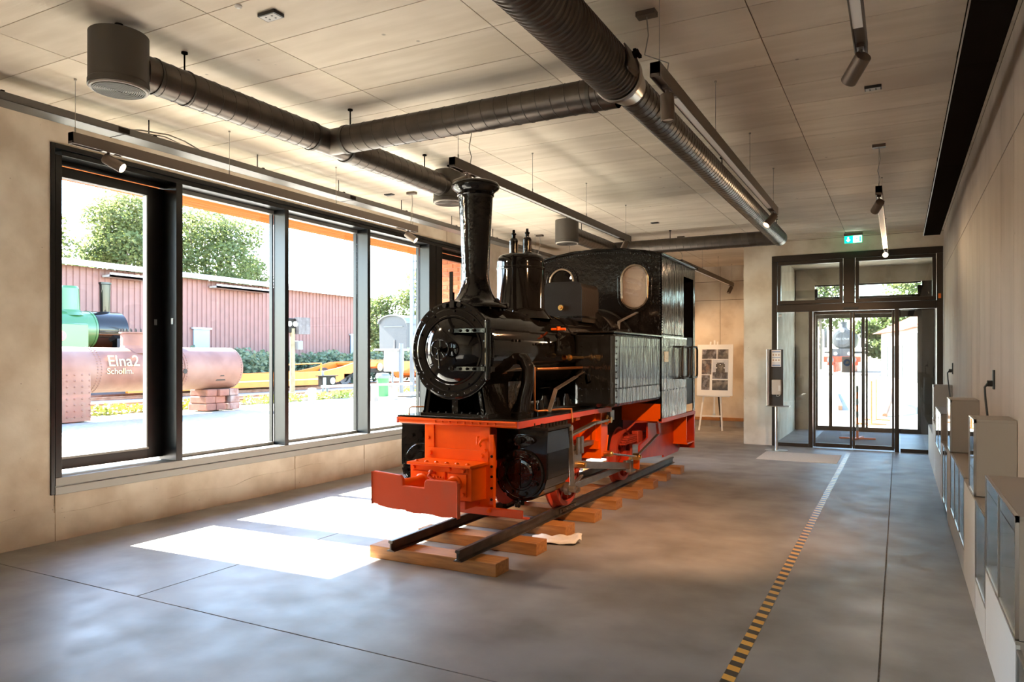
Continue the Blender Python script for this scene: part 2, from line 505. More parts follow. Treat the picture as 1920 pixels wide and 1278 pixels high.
# opening leaves
for (a, b, side) in ((3.82, 4.965, 1), (9.86, 11.05, -1)):
    lf = fr('window_sash', -6.78, -6.70, a, a+.11, .585, 3.33)
    fr('sash_rail', -6.78, -6.70, b-.17, b, .585, 3.33, par=lf)
    fr('sash_rail', -6.78, -6.70, a+.11, b-.17, .585, .68, par=lf)
    fr('sash_rail', -6.78, -6.70, a+.11, b-.17, 3.235, 3.33, par=lf)
    fr('sash_trim', -6.70, -6.66, a, b, 3.335, 3.375, par=lf)
    fr('sash_bead', -6.71, -6.685, a+.11, b-.17, .68, .70, m_frame_grey, 0, lf)
    fr('sash_bead', -6.75, -6.70, b-.185, b-.172, .68, 3.235, m_frame_grey, 0, lf)
    MB().bx(-6.745, -6.735, a+.11, b-.17, .68, 3.235).build('glass_pane', m_glass, lf)
    MB().bx(-6.70, -6.695, b-.10, b-.07, 1.93, 1.99).build('handle_socket', m_chrome, lf)
MB().bx(-6.56, -6.53, 4.955, 4.966, 1.94, 2.0).build('handle_socket', m_chrome, win)

# window added behind the viewer, out of view, to bring in more daylight
w2 = bpy.data.objects.new('added_window', None); COL.objects.link(w2); w2.location = (-6.6, -4.6, WZ0); ORG['added_window'] = V(-6.6, -4.6, WZ0)
struct(w2, 'added window strip out of view behind the viewer, lets in more daylight')
fr('sill_board', -6.74, FX, -7.2, -2.0, .40, .55, m_frame_grey, par=w2); fr('head', -6.8, FX, -7.2, -2.0, 3.375, WZ1, par=w2)
for a in (-7.2, -5.92, -4.64, -3.36, -2.07): fr('mullion', -6.76, FX, a, a+.07, .55, 3.375, par=w2)
for a in (-7.13, -5.85, -4.57, -3.29): MB().bx(GX-.006, GX+.006, a, a+1.2, .55, 3.375).build('glass_pane', m_glass, w2)

# ---------------------------------------------------------------- door_1 (inner glass entrance)
dr = bpy.data.objects.new('door_1', None); COL.objects.link(dr); dr.location = (-.7, 14, 0); ORG['door_1'] = V(-.7, 14, 0)
struct(dr, 'glazed entrance with sliding doors and transom lights')
def fd(name, x0, x1, z0, z1, y0=13.97, y1=14.07, mat=None, par=None, bev=.006):
    return MB().bx(x0, x1, y0, y1, z0, z1).build(name, mat or m_dframe, par or dr, bev=bev)
fd('frame_header', -2.05, .64, 3.33, 3.44)
fd('frame_stile', -2.05, -1.96, 0, 3.33); fd('frame_stile', .55, .64, 0, 3.33)
fd('transom_bar', -1.96, .55, 2.42, 2.55, 13.95)
fd('transom_mullion', -.86, -.68, 2.55, 3.33)
for a, b in ((-1.95, -.87), (-.67, .54)):
    s_ = fd('transom_sash', a, b, 3.265, 3.325, 13.955, 14.06)
    fd('sash_rail', a, b, 2.555, 2.62, 13.955, 14.06, par=s_)
    fd('sash_rail', a, a+.055, 2.62, 3.265, 13.955, 14.06, par=s_)
    fd('sash_rail', b-.055, b, 2.62, 3.265, 13.955, 14.06, par=s_)
    MB().bx(a+.055, b-.055, 14.005, 14.017, 2.62, 3.265).build('glass_pane', m_glass_d, s_)
fd('door_sensor', -.86, -.62, 2.44, 2.475, 13.92, 13.95, m_blackpl)
for a, b in ((-1.95, -1.42), (.02, .54)):
    MB().bx(a, b, 14.02, 14.032, .06, 2.40).build('side_light', m_glass_d, dr)
    fd('side_light_rail', a, b, 0, .06, 14.0, 14.05)
fd('frame_post', -1.43, -1.36, 0, 2.42, 13.98); fd('frame_post', -.07, .0, 0, 2.42, 13.98)
for a, b in ((-1.35, -.725), (-.715, -.075)):
    s_ = fd('sliding_leaf', a, a+.035, .02, 2.40, 13.985, 14.03)
    fd('leaf_stile', b-.035, b, .02, 2.40, 13.985, 14.03, par=s_)
    fd('leaf_rail', a+.035, b-.035, .02, .09, 13.985, 14.03, par=s_)
    fd('leaf_rail', a+.035, b-.035, 2.36, 2.40, 13.985, 14.03, par=s_)
    MB().bx(a+.035, b-.035, 14.0, 14.01, .09, 2.36).build('glass_pane', m_glass_d, s_)
fd('hinge_plate', -1.94, -1.88, 2.33, 2.38, 13.99, 14.02, m_chrome)
fd('call_box', .57, .61, 2.58, 2.66, 13.955, 13.97, M('orange_box', (.85,.17,.02), None, .5))
# ---------------------------------------------------------------- door_2 (outer)
d2 = bpy.data.objects.new('door_2', None); COL.objects.link(d2); d2.location = (-.6, 17.5, 0); ORG['door_2'] = V(-.6, 17.5, 0)
struct(d2, 'outer glass door of the vestibule')
def f2(name, x0, x1, z0, z1, mat=None):
    return MB().bx(x0, x1, 17.5, 17.58, z0, z1).build(name, mat or m_dframe, d2)
f2('frame_header', -1.66, .40, 2.46, 2.62); f2('transom_bar', -1.66, .40, 2.88, 2.93); f2('frame_header', -1.66, .40, 3.17, 3.2)
f2('frame_stile', -1.66, -1.6, 0, 3.12); f2('frame_stile', .34, .42, 0, 3.12)
for a in (-1.37, -.72): f2('leaf_stile', a, a+.065, .09, 2.46)
f2('leaf_stile', -.64, -.60, .09, 2.46)
f2('leaf_rail', -1.6, .34, 0, .09)
for a, b in ((-1.6, -1.37), (-1.305, -.72), (-.6, .34)): f2('glass_pane', a, b, .09, 2.46, m_glass_d)
f2('glass_pane', -1.6, .34, 2.62, 2.88, m_glass_d); f2('glass_pane', -1.6, .34, 2.93, 3.17, m_glass_d)
MB().bx(.42, .65, 17.45, 17.7, 0, 3.2).build('side_panel', m_dframe, d2)
tag(MB().bx(-1.45, -.05, 14.5, 17.2, 0, .015).build('door_mat', m_matd), 'dark ribbed mat on the vestibule floor', 'mat')
# ================================================================ TRACK
XC = -3.17
slp = None
sl_y = [4.64, 5.29, 5.95, 6.61, 7.27, 7.93, 8.62, 9.26, 9.90]
sl_x = [-3.17, -3.16, -3.19, -3.18, -3.20, -3.18, -3.21, -3.23, -3.22]
ords = ['nearest', 'second', 'third', 'fourth', 'fifth', 'sixth', 'seventh', 'eighth', 'farthest']
for k, (yy, xx) in enumerate(zip(sl_y, sl_x)):
    lab = '%s of the squared timber sleepers, counted from the track end in front' % ords[k]
    if slp is None:
        slp = MB().bx(xx-.58, xx+.58, yy, yy+.2, 0, .1).build('railway_sleeper', m_wood, loc=(xx, yy+.1, 0), bev=.005)
        tag(slp, lab, 'sleeper', 'timber sleepers under the locomotive')
    else:
        o = dup(slp, (xx, yy+.1, 0), lab)
def rail_prof(cx):
    h = .085
    q = [(-.035,0),(.035,0),(.035,.006),(.008,.014),(.006,.06),(.02,.066),(.02,.08),(.015,.085),(-.015,.085),(-.02,.08),(-.02,.066),(-.006,.06),(-.008,.014),(-.035,.006)]
    return [(cx+a, .1+b) for a, b in q]
for cx, lab, y1 in ((-3.475, 'dark steel rail on the window side of the locomotive', 10.3), (-2.865, 'dark steel rail on the display case side with a bolted joint', 10.3)):
    rr = thing('rail', (cx, 4.55, .1), lab, 'rail', 'rails of the exhibit track')
    MB().prism(rail_prof(cx), 'y', 4.55, y1).build('rail_bar', m_rail, rr)
    jp = MB().bx(cx+.008, cx+.02, 6.35, 6.75, .118, .158).build('fish_plate', m_rail, rr)
    b = MB()
    for q in range(4): b.bolt((cx+.02, 6.4+q*.1, .138), (1,0,0), .009, .012)
    b.build('joint_bolts', m_steel, jp, kind='stuff')
# rag under the track
vs = []; fs = []
n = 14
for i in range(n):
    for j in range(n):
        u, v_ = i/(n-1), j/(n-1)
        x = -2.86 + u*.42 + .03*math.sin(v_*5); y = 5.62 + v_*.26 + .1*u
        z = .006 + .022*abs(math.sin(u*9+v_*3))*(.4+.6*v_) + .018*abs(math.sin(v_*11-u*4))*u + (.03*max(0, u-.75)/.25)*abs(math.sin(v_*7))
        vs.append((x, y, z))
for i in range(n-1):
    for j in range(n-1): fs.append((i*n+j, (i+1)*n+j, (i+1)*n+j+1, i*n+j+1))
rg = MB().add(vs, fs, True).build('cleaning_rag', m_cloth, loc=(-2.6, 5.75, 0))
rg.modifiers.new('thick', 'SOLIDIFY').thickness = .004
tag(rg, 'crumpled white rag on the floor between two sleepers', 'rag')

# ================================================================ LOCOMOTIVE
loco = thing('steam_locomotive', (XC, 7.0, .185), 'small black steam locomotive with orange-red buffer beam and frame', 'locomotive')
ZB = 1.66
def P(mb, name, mat, par=None, bev=0, kind=None): return mb.build(name, mat, par or loco, bev=bev, kind=kind)
CB = (XC, 0, ZB)
# --- smokebox and boiler
sm = P(MB().lathe([(0,.0),(.378,.0),(.392,.006),(.392,.03),(.378,.036),(.378,.70),(.36,.70)], (XC, 4.95, ZB), (0,1,0), 72), 'smokebox', m_black_s)
bl = P(MB().lathe([(.362,5.65),(.362,7.55)], (XC, 0, ZB), (0,1,0), 72), 'boiler', m_black_s)
for yy in (5.66, 6.62, 7.5): P(MB().lathe([(.362,yy),(.369,yy),(.369,yy+.035),(.362,yy+.035)], (XC,0,ZB), (0,1,0), 72), 'boiler_band', m_black_s, bl)
fbx = P(MB().lathe([(.36,7.5),(.49,7.52),(.495,7.56),(.495,8.16)], (XC,0,ZB), (0,1,0), 72).bx(XC-.47, XC+.47, 7.55, 8.15, 1.1, 1.66), 'firebox', m_black)
P(MB().lathe([(.495,8.05),(.515,8.07),(.515,8.15)], (XC,0,ZB), (0,1,0), 72), 'firebox_flange', m_black, fbx)
# --- smokebox door
def dish(r, d, n=10): return [(r*math.sin(a)/math.sin(1.0), -(d)*(math.cos(a)-math.cos(1.0))/(1-math.cos(1.0))) for a in [1.0*i/n for i in range(n, -1, -1)]]
ring = P(MB().lathe([(.325,-.012),(.335,-.008),(.335,.004),(.30,.004)], (XC+.005, 4.95, ZB), (0,1,0), 64).lathe([(0,-.011),(.325,-.012)], (XC+.005, 4.95, ZB), (0,1,0), 64), 'door_ring', m_black_s)
door = P(MB().lathe(dish(.262, .07), (XC+.01, 4.938, ZB), (0,1,0), 56, True), 'smokebox_door', m_black_s)
P(MB().lathe([(.262,-.004),(.275,-.004),(.28,.0),(.28,.012)], (XC+.01, 4.934, ZB), (0,1,0), 56), 'door_rim', m_black_s, door)
b = MB()
for k in range(10):
    a = 2*PI*(k+.35)/10
    b.bolt((XC+.005+.312*math.cos(a), 4.94, ZB+.312*math.sin(a)), (0,-1,0), .009, .014)
P(b, 'door_bolts', m_black, ring, kind='stuff')
b = MB()
for k in range(36):
    a = 2*PI*k/36
    b.rivet((XC+.362*math.cos(a), 4.95, ZB+.362*math.sin(a)), (0,-1,0), .008)
P(b, 'ring_rivets', m_black, sm, kind='stuff')
# hand wheel and latch
hw = P(MB().cyl((XC+.01,4.89,ZB),(XC+.01,4.74,ZB),.016).lathe([(.028,0),(.022,.05),(.018,.05)], (XC+.01,4.87,ZB), (0,-1,0), 16), 'door_spindle', m_black_s, door)
wy = 4.77
tor = [(XC+.01+.078*math.cos(a), wy, ZB+.005+.078*math.sin(a)) for a in [2*PI*k/36 for k in range(37)]]
h = MB().tube(tor, .009, 8, False)
for k in range(5):
    a = 2*PI*k/5+.3
    h.cyl((XC+.01,wy,ZB+.005),(XC+.01+.075*math.cos(a),wy,ZB+.005+.075*math.sin(a)),.006,n=8)
h.cyl((XC+.01,wy-.02,ZB+.005),(XC+.01,wy+.02,ZB+.005),.02,n=14)
P(h, 'hand_wheel', m_black_s, door)
P(MB().cyl((XC+.01,wy-.03,ZB),(XC+.035,wy-.045,ZB-.135),.008,n=10).sph((XC+.035,wy-.045,ZB-.135),.011), 'latch_handle', m_black_s, door)
# hinge column and straps
P(MB().cyl((XC+.36,4.90,ZB-.215),(XC+.36,4.90,ZB+.215),.022,n=14).sph((XC+.36,4.90,ZB+.22),.024).sph((XC+.36,4.90,ZB-.22),.022).bx(XC+.33,XC+.39,4.90,4.96,ZB+.13,ZB+.17).bx(XC+.33,XC+.39,4.90,4.96,ZB-.17,ZB-.13), 'hinge_post', m_black_s)
for dz in (.15, -.148):
    st = P(MB().bar((XC+.06,4.862,ZB+dz),(XC+.35,4.885,ZB+dz),.018,.04).cyl((XC+.06,4.87,ZB+dz),(XC+.06,4.845,ZB+dz),.022,n=14), 'hinge_strap', m_black_s, door, bev=.004)
    b = MB()
    for q in (.14, .2, .26): b.bolt((XC+q, 4.86, ZB+dz), (0,-1,0), .010, .012)
    P(b, 'strap_bolts', m_black_s, door, kind='stuff')
# lamp iron on top
P(MB().bx(XC-.005,XC+.035,4.925,4.937,2.0,2.12).bx(XC+.0,XC+.03,4.915,4.925,2.06,2.285).cyl((XC-.06,4.945,2.02),(XC-.06,4.93,2.02),.02,n=12).cyl((XC+.075,4.945,2.02),(XC+.075,4.93,2.02),.02,n=12), 'lamp_iron', m_black_d)
# --- chimney
ch = [(.275,-.02),(.27,.0),(.21,.025),(.17,.06),(.14,.11),(.122,.17),(.112,.24),(.112,.30),(.128,.60),(.146,.90),(.15,.94),(.165,.965),(.195,.985),(.203,1.0),(.203,1.015),(.19,1.035),(.165,1.045),(.135,1.045),(.13,1.02),(.115,.3)]
chm = P(MB().lathe(ch, (XC, 5.325, 2.035), (0,0,1), 56, True), 'chimney', m_black)
P(MB().lathe([(.148,.925),(.156,.93),(.156,.945),(.15,.95)], (XC,5.325,2.035), (0,0,1), 48), 'chimney_collar', m_black_s, chm)
b = MB()
for k in range(12):
    a = 2*PI*k/12
    b.bolt((XC+.235*math.cos(a), 5.325+.235*math.sin(a), 2.035+.018 - (.1 if False else 0)-.06*abs(math.cos(a))), (.2*math.cos(a),0,1), .011, .014)
P(b, 'chimney_bolts', m_black, chm, kind='stuff')
# saddle skirt of the chimney
sk = MB(); vs=[]; fs=[]; n=48
for k in range(n):
    a=2*PI*k/n
    for r_, dz in ((.16,None),(.275,0)):
        x=r_*math.cos(a); yy=r_*math.sin(a)
        z = ZB+math.sqrt(.378**2-min(.37,abs(x))**2)+ (.004 if dz==0 else .05)
        vs.append((XC+x, 5.325+yy, z))
for k in range(n): fs.append((2*k,2*k+1,(2*k+3)%(2*n),(2*k+2)%(2*n)))
P(sk.add(vs,fs,True), 'chimney_saddle', m_black_s, chm)
# --- steam dome with safety valves
dm = P(MB().lathe([(.30,-.06),(.25,.0),(.226,.04),(.224,.46),(.224,.50),(.215,.525),(.195,.542),(.15,.55),(0,.552)], (XC,6.16,2.02), (0,0,1), 56, True), 'steam_dome', m_black_s)
P(MB().lathe([(.224,.40),(.228,.405),(.228,.425),(.224,.43)], (XC,6.16,2.02), (0,0,1), 48), 'dome_band', m_black_s, dm)
for dx in (-.075, .068):
    P(MB().lathe([(.05,0),(.05,.02),(.042,.03),(.042,.145),(.034,.165),(.018,.175),(.018,.20),(.024,.205),(.024,.215),(.014,.22),(.012,.25),(0,.252)], (XC+dx,6.16,2.565), (0,0,1), 20), 'safety_valve', m_black, dm)
b = MB()
for k in range(14):
    a = 2*PI*k/14; x=.27*math.cos(a)
    b.bolt((XC+x, 6.16+.27*math.sin(a), ZB+math.sqrt(.362**2-x*x)), (x,0,.3), .010, .014)
P(b, 'dome_bolts', m_black, dm, kind='stuff')
P(MB().cyl((XC-.02,5.72,2.02),(XC-.02,5.72,2.09),.04,n=14).cyl((XC-.02,5.72,2.07),(XC+.10,5.72,2.07),.018,n=12).sph((XC-.02,5.72,2.1),.035), 'check_valve', m_black)
# --- sand box
def rrect(x0,x1,z0,z1,r,n=6):
    q=[(x0,z0),(x1,z0)]
    for k in range(n+1):
        a=PI/2*k/n; q.append((x1-r+r*math.cos(a), z1-r+r*math.sin(a)))
    for k in range(n+1):
        a=PI/2+PI/2*k/n; q.append((x0+r+r*math.cos(a), z1-r+r*math.sin(a)))
    return q
sb = P(MB().prism(rrect(XC-.225,XC+.225,1.98,2.40,.085), 'y', 7.13, 7.60), 'sand_box', m_black_d, bev=.006)
P(MB().bx(XC-.235,XC+.235,7.12,7.61,2.02,2.04), 'sand_box_foot', m_black, sb)
P(MB().cyl((XC-.01,7.13,2.13),(XC-.01,7.10,2.13),.03,n=14).bolt((XC-.01,7.10,2.13),(0,-1,0),.016,.02), 'sand_cock', m_brass, sb)
for dx in (.16, .2):
    P(MB().tube([(XC+dx,7.58,2.14),(XC+dx+.04,7.6,2.08),(XC+.30,7.68,1.98),(XC+.42,7.75,1.84),(XC+.43,7.75,1.5)], .014, 8), 'sand_pipe', m_black_s, sb)
# --- saddle under smokebox
sad = P(MB().bx(XC-.325,XC+.325,4.975,5.62,1.118,1.15), 'saddle_base', m_black, bev=.004)
for s in (-1,1):
    P(MB().prism([(XC+s*.30,1.15),(XC+s*.255,1.15),(XC+s*.215,1.38),(XC+s*.26,1.40)], 'y', 4.985, 5.0), 'saddle_leg', m_black, sad)
    P(MB().prism([(XC+s*.30,1.15),(XC+s*.28,1.15),(XC+s*.235,1.40),(XC+s*.255,1.40)], 'y', 4.985, 5.60), 'saddle_leg', m_black, sad)
P(MB().bx(XC-.02,XC+.035,4.985,5.0,1.15,1.30).bx(XC-.005,XC+.02,5.0,5.6,1.15,1.29), 'saddle_rib', m_black, sad)
P(MB().bx(XC-.3,XC+.3,5.35,5.6,1.15,1.4), 'exhaust_block', m_black, sad)
arc=[(XC+.40*math.cos(a),ZB+.40*math.sin(a)) for a in [PI*1.22+PI*.56*k/20 for k in range(21)]]
arc2=[(XC+.378*math.cos(a),ZB+.378*math.sin(a)) for a in [PI*1.78-PI*.56*k/20 for k in range(21)]]
P(MB().prism(arc+arc2,'y',4.96,5.0), 'saddle_cradle', m_black, sad)
b = MB()
for k in range(9): b.bolt((XC-.30+.075*k,4.99,1.15),(0,0,1),.010,.014)
P(b,'saddle_bolts',m_black,sad,kind='stuff')
# --- running board
rb = P(MB().bx(XC-.577,XC+.577,5.0,6.62,1.103,1.118).bx(XC-.577,XC+.577,6.62,8.15,1.09,1.105), 'running_board', m_black_s, bev=.003)
P(MB().prism([(5.0,1.05),(5.6,1.055),(6.6,1.06),(7.05,1.05),(7.05,1.10),(5.0,1.103)],'x',XC+.565,XC+.583), 'board_edge', m_redw, rb)
P(MB().prism([(5.0,1.05),(5.6,1.055),(6.6,1.06),(7.05,1.05),(7.05,1.10),(5.0,1.103)],'x',XC-.583,XC-.565), 'board_edge', m_redw, rb)
fbm = P(MB().bx(XC-.56,XC+.56,5.0,5.02,1.06,1.103).bx(XC-.56,XC+.56,4.985,5.0,1.088,1.102).cyl((XC-.56,5.01,1.062),(XC+.56,5.01,1.062),.012,n=10), 'front_valance', m_orange, bev=.003)
b = MB()
for k in range(9): b.bolt((XC-.19+.07*k,4.998,1.078),(0,-1,0),.008,.014)
P(b,'valance_bolts',m_orange,fbm,kind='stuff')
P(MB().tube([(XC-.49,5.05,1.118),(XC-.49,5.05,1.17),(XC-.47,5.06,1.185),(XC-.36,5.12,1.185),(XC-.345,5.13,1.17),(XC-.345,5.13,1.118)],.006,8), 'grab_rail', m_copper)
# --- front plate
fp = P(MB().bx(XC-.305,XC+.305,5.035,5.055,.40,1.06), 'front_plate', m_orange, bev=.003)
for s in (-1,1):
    P(MB().bx(XC+s*.265-.045,XC+s*.265+.045,5.022,5.036,.40,1.06), 'plate_flange', m_orange, fp, bev=.002)
    P(MB().bolt((XC+s*.27,5.022,.94 if s<0 else .86),(0,-1,0),.014,.018), 'flange_bolt', m_orange, fp)
P(MB().bx(XC+.305,XC+.345,5.02,5.06,.40,.99), 'side_flange', m_orange, fp, bev=.003)
P(MB().tube([(XC+.215,5.01,.97),(XC+.215,4.985,.97),(XC+.215,4.985,.91)],.008,8), 'coupling_peg', m_orange, fp)
P(MB().tube([(XC+.28,5.02,.955),(XC+.265,4.975,.95),(XC+.245,4.965,.92),(XC+.255,4.975,.90)],.012,8), 'chain_hook', m_orange, fp)
P(MB().bx(XC+.31,XC+.345,5.015,5.02,.44,.50), 'flange_tab', m_orange_w, fp)
b=MB()
for z in (.82,.74,.66,.57,.48): b.cyl((XC+.33,5.021,z),(XC+.33,5.012,z),.011,n=8)
P(b,'flange_holes',m_black_d,fp,kind='stuff')
# --- buffer box
bz0,bz1=.50,.775
bbx = P(MB().bx(XC-.29,XC+.30,4.74,5.03,bz1-.02,bz1), 'buffer_box', m_orange, bev=.003)
P(MB().bx(XC-.28,XC+.30,5.012,5.03,bz1,bz1+.085), 'top_angle', m_orange, bbx, bev=.002)
P(MB().bx(XC-.28,XC+.285,4.78,4.80,bz0,bz1-.02), 'box_face', m_orange, bbx)
P(MB().prism([(4.80,bz0),(5.03,bz0-.02),(5.03,bz1-.02),(4.80,bz1-.02)],'x',XC+.255,XC+.275), 'box_gusset', m_orange, bbx)
P(MB().prism([(4.80,bz0),(5.03,bz0-.02),(5.03,bz1-.02),(4.80,bz1-.02)],'x',XC-.285,XC-.265), 'box_gusset', m_orange, bbx)
P(MB().bx(XC-.27,XC+.26,4.765,4.78,bz1-.06,bz1-.02), 'face_strip', m_orange, bbx)
P(MB().bx(XC-.06,XC+.06,4.76,4.78,bz0+.08,bz1-.06), 'centre_block', m_orange, bbx, bev=.003)
P(MB().bx(XC-.26,XC-.08,4.765,4.78,bz0+.03,bz1-.07), 'buffer_seat', m_orange, bbx, bev=.002); P(MB().bx(XC+.08,XC+.25,4.765,4.78,bz0+.03,bz1-.07), 'buffer_seat', m_orange, bbx, bev=.002)
for k in range(6): P(MB().sph((XC-.235+.095*k,4.80,bz1),.018,10,.8), 'box_rivet', m_orange, bbx)
for k,(dx,dz) in enumerate(((-.235,.12),(-.235,-.05),(.1,.13),(.225,.12),(.225,-.06),(.1,-.06))): P(MB().bolt((XC+dx,4.765,.63+dz-.02),(0,-1,0),.014,.018), 'seat_bolt', m_orange, bbx)
for s in (-1,1): P(MB().bolt((XC+s*.245,5.012,bz1+.045),(0,-1,0),.017,.02), 'angle_bolt', m_orange, bbx)
b=MB()
for k in range(4): b.sph((XC-.04+.027*k,4.76,bz0+.17),.010,8)
P(b,'block_rivets',m_orange,bbx,kind='stuff')
for s in (-1,1):
    P(MB().lathe([(.062,0),(.062,.02),(.05,.03),(.046,.10),(.05,.2),(.058,.31)], (XC+s*.15,4.765,.63), (0,-1,0), 24), 'buffer_shank', m_orange, bbx)
P(MB().tube([(XC-.03,4.76,.70),(XC-.03,4.70,.71),(XC-.03,4.66,.69),(XC+.02,4.68,.66),(XC+.10,4.73,.62)],.011,8).sph((XC-.03,4.70,.715),.02), 'coupling_hook', m_orange_w, bbx)
P(MB().bx(XC+.02,XC+.22,4.80,5.02,.425,.495), 'wood_packing', m_orange_w, bbx, bev=.008)
# --- buffer plate with notch
q=[(XC-.385,.495)]
for k in range(13):
    u=k/12; q.append((XC-.385+.77*u, .492-.04*u-.012*math.sin(PI*u)))
q+= [(XC+.385,.69),(XC+.37,.712),(XC+.115,.708),(XC+.098,.69),(XC+.093,.645),(XC-.095,.648),(XC-.098,.70),(XC-.12,.722),(XC-.37,.738),(XC-.385,.725)]
P(MB().prism(q[1:],'y',4.425,4.455), 'buffer_plate', m_orange_w, bev=.007)
P(MB().bx(XC-.38,XC+.62,4.975,5.0,.365,.425).bx(XC-.38,XC+.66,4.99,5.03,.358,.37), 'lower_beam', m_orange_w, bev=.003)
P(MB().bolt((XC+.33,4.975,.40),(0,-1,0),.016,.018), 'beam_bolt', m_orange)
# --- main frames
for s in (-1,1):
    P(MB().bx(XC+s*.235-.012,XC+s*.235+.012,5.05,9.7,.52,1.05), 'frame_plate', m_red)
P(MB().bx(XC-.235,XC+.235,5.6,5.62,.5,1.05).bx(XC-.235,XC+.235,7.2,7.22,.45,1.05).bx(XC-.235,XC+.235,8.6,8.62,.45,1.05), 'frame_stretcher', m_red)
P(MB().bx(XC-.3,XC+.3,7.4,8.2,.55,1.1), 'ash_pan', m_black_d)
# --- cylinders
def cylblock(s):
    q=[]
    cx=XC+s*.475; cz=.665
    q.append((cx-s*.235,1.015)); q.append((cx+s*.225,1.015)); q.append((cx+s*.232,.85))
    for k in range(17):
        a=PI*k/16
        q.append((cx+s*.232*math.cos(a), cz-.225*math.sin(a)))
    return q, cx, cz
for s in (1,-1):
    q,cx,cz=cylblock(s)
    cb=P(MB().prism(q,'y',5.25,5.68),'cylinder_block',m_black if s<0 else m_black_s,bev=.01)
    P(MB().bx(cx-.24,cx+.24,5.24,5.70,1.015,1.042),'steam_chest_lid',m_black_d,cb,bev=.003)
    b=MB()
    for k in range(7):
        b.bolt((cx+s*.215,5.28+.062*k,1.042),(0,0,1),.013,.03)
        if k<6: b.bolt((cx-.2+.075*k,5.27,1.042),(0,0,1),.013,.03)
    P(b,'lid_bolts',m_black_d,cb,kind='stuff')
    cv=P(MB().lathe([(.2,0),(.2,.015),(.19,.025),(.135,.025),(.13,.018),(.115,.018),(.11,.025),(.09,.028),(0,.030)],(cx,5.25,cz),(0,-1,0),40),'cylinder_cover',m_black,cb)
    for k in range(8):
        a=2*PI*(k+.4)/8
        P(MB().bolt((cx+.165*math.cos(a),5.225,cz+.165*math.sin(a)),(0,-1,0),.015,.02),'cover_bolt',m_black_s,cb)
    P(MB().bx(cx-.115,cx+.115,5.215,5.23,cz-.006,cz+.006).bx(cx-.006,cx+.006,5.215,5.23,cz-.115,cz+.115),'cover_rib',m_black_s,cv)
    pts=[(cx+.12*math.cos(a)*1.05,cz+.27+.045*math.sin(a)) for a in [2*PI*k/24 for k in range(24)]]
    vc=P(MB().prism(pts,'y',5.225,5.25),'valve_cover',m_black,cb)
    for dx in (-.1,-.035,.035,.1): P(MB().bolt((cx+dx,5.225,cz+.27+.01*math.cos(dx*30)),(0,-1,0),.013,.022),'valve_bolt',m_black_s,cb)
    P(MB().cyl((cx,5.225,cz+.27),(cx,5.19,cz+.27),.028,n=16),'valve_spindle',m_black_s,cb)
    P(MB().cyl((cx-.02,5.30,cz-.225),(cx-.02,5.30,cz-.265),.018,n=10).cyl((cx-.05,5.32,cz-.255),(cx-.0,5.20,cz-.255),.014,n=10).sph((cx-.02,5.2,cz-.25),.018),'drain_cock',m_black_d,cb)
    # steam pipe from smokebox
    P(MB().tube([(XC+s*.32,5.42,1.60),(XC+s*.405,5.42,1.585),(XC+s*.45,5.42,1.52),(XC+s*.445,5.42,1.38),(XC+s*.41,5.42,1.25),(XC+s*.39,5.42,1.12)],[.05,.055,.055,.055,.06,.065],18),'steam_pipe',m_black_s,bl)
    P(MB().lathe([(.09,0),(.09,.02),(.07,.03)],(XC+s*.39,5.42,1.118),(0,0,1),20),'pipe_flange',m_black,bl)
# crosshead side of the cylinder (right side in full)
# --- wheels
def wheel(yc,s):
    x0=XC+s*.275
    wr_=.297; zc=.185+wr_
    w_=P(MB().lathe([(.24,0),(.335,0),(.335,.02),(.30,.03),(wr_,.03),(wr_-.006,.095),(.25,.10),(.245,.085),(.24,.08)],(x0,yc,zc),(s,0,0),48),'wheel',m_redw)
    d=MB().lathe([(0,.06),(.09,.075),(.09,.085),(0,.09)],(x0,yc,zc),(s,0,0),24).lathe([(.085,.045),(.24,.03)],(x0,yc,zc),(s,0,0),40)
    for k in range(9):
        a=2*PI*k/9
        d.bar((x0+s*.055,yc+.07*math.cos(a),zc+.07*math.sin(a)),(x0+s*.055,yc+.25*math.cos(a),zc+.25*math.sin(a)),.03,.045,up=(1,0,0))
    P(d,'wheel_spokes',m_red,w_)
    P(MB().cyl((x0+s*.06,yc,zc),(x0+s*.13,yc,zc),.045,n=20),'axle_end',m_redw,w_)
    pts=[]
    for k in range(13):
        a=PI*.25+PI*.5*k/12
        pts.append((yc+.24*math.cos(a),zc+.24*math.sin(a)))
    pts+= [(yc-.15,zc+.13),(yc+.15,zc+.13)]
    P(MB().prism(pts,'x',min(x0+s*.06,x0+s*.09),max(x0+s*.06,x0+s*.09)),'balance_weight',m_redw,w_)
    return w_
for yc in (6.42,8.05):
    for s in (1,-1): wheel(yc,s)
    P(MB().cyl((XC-.3,yc,.482),(XC+.3,yc,.482),.06,n=16),'axle',m_red)
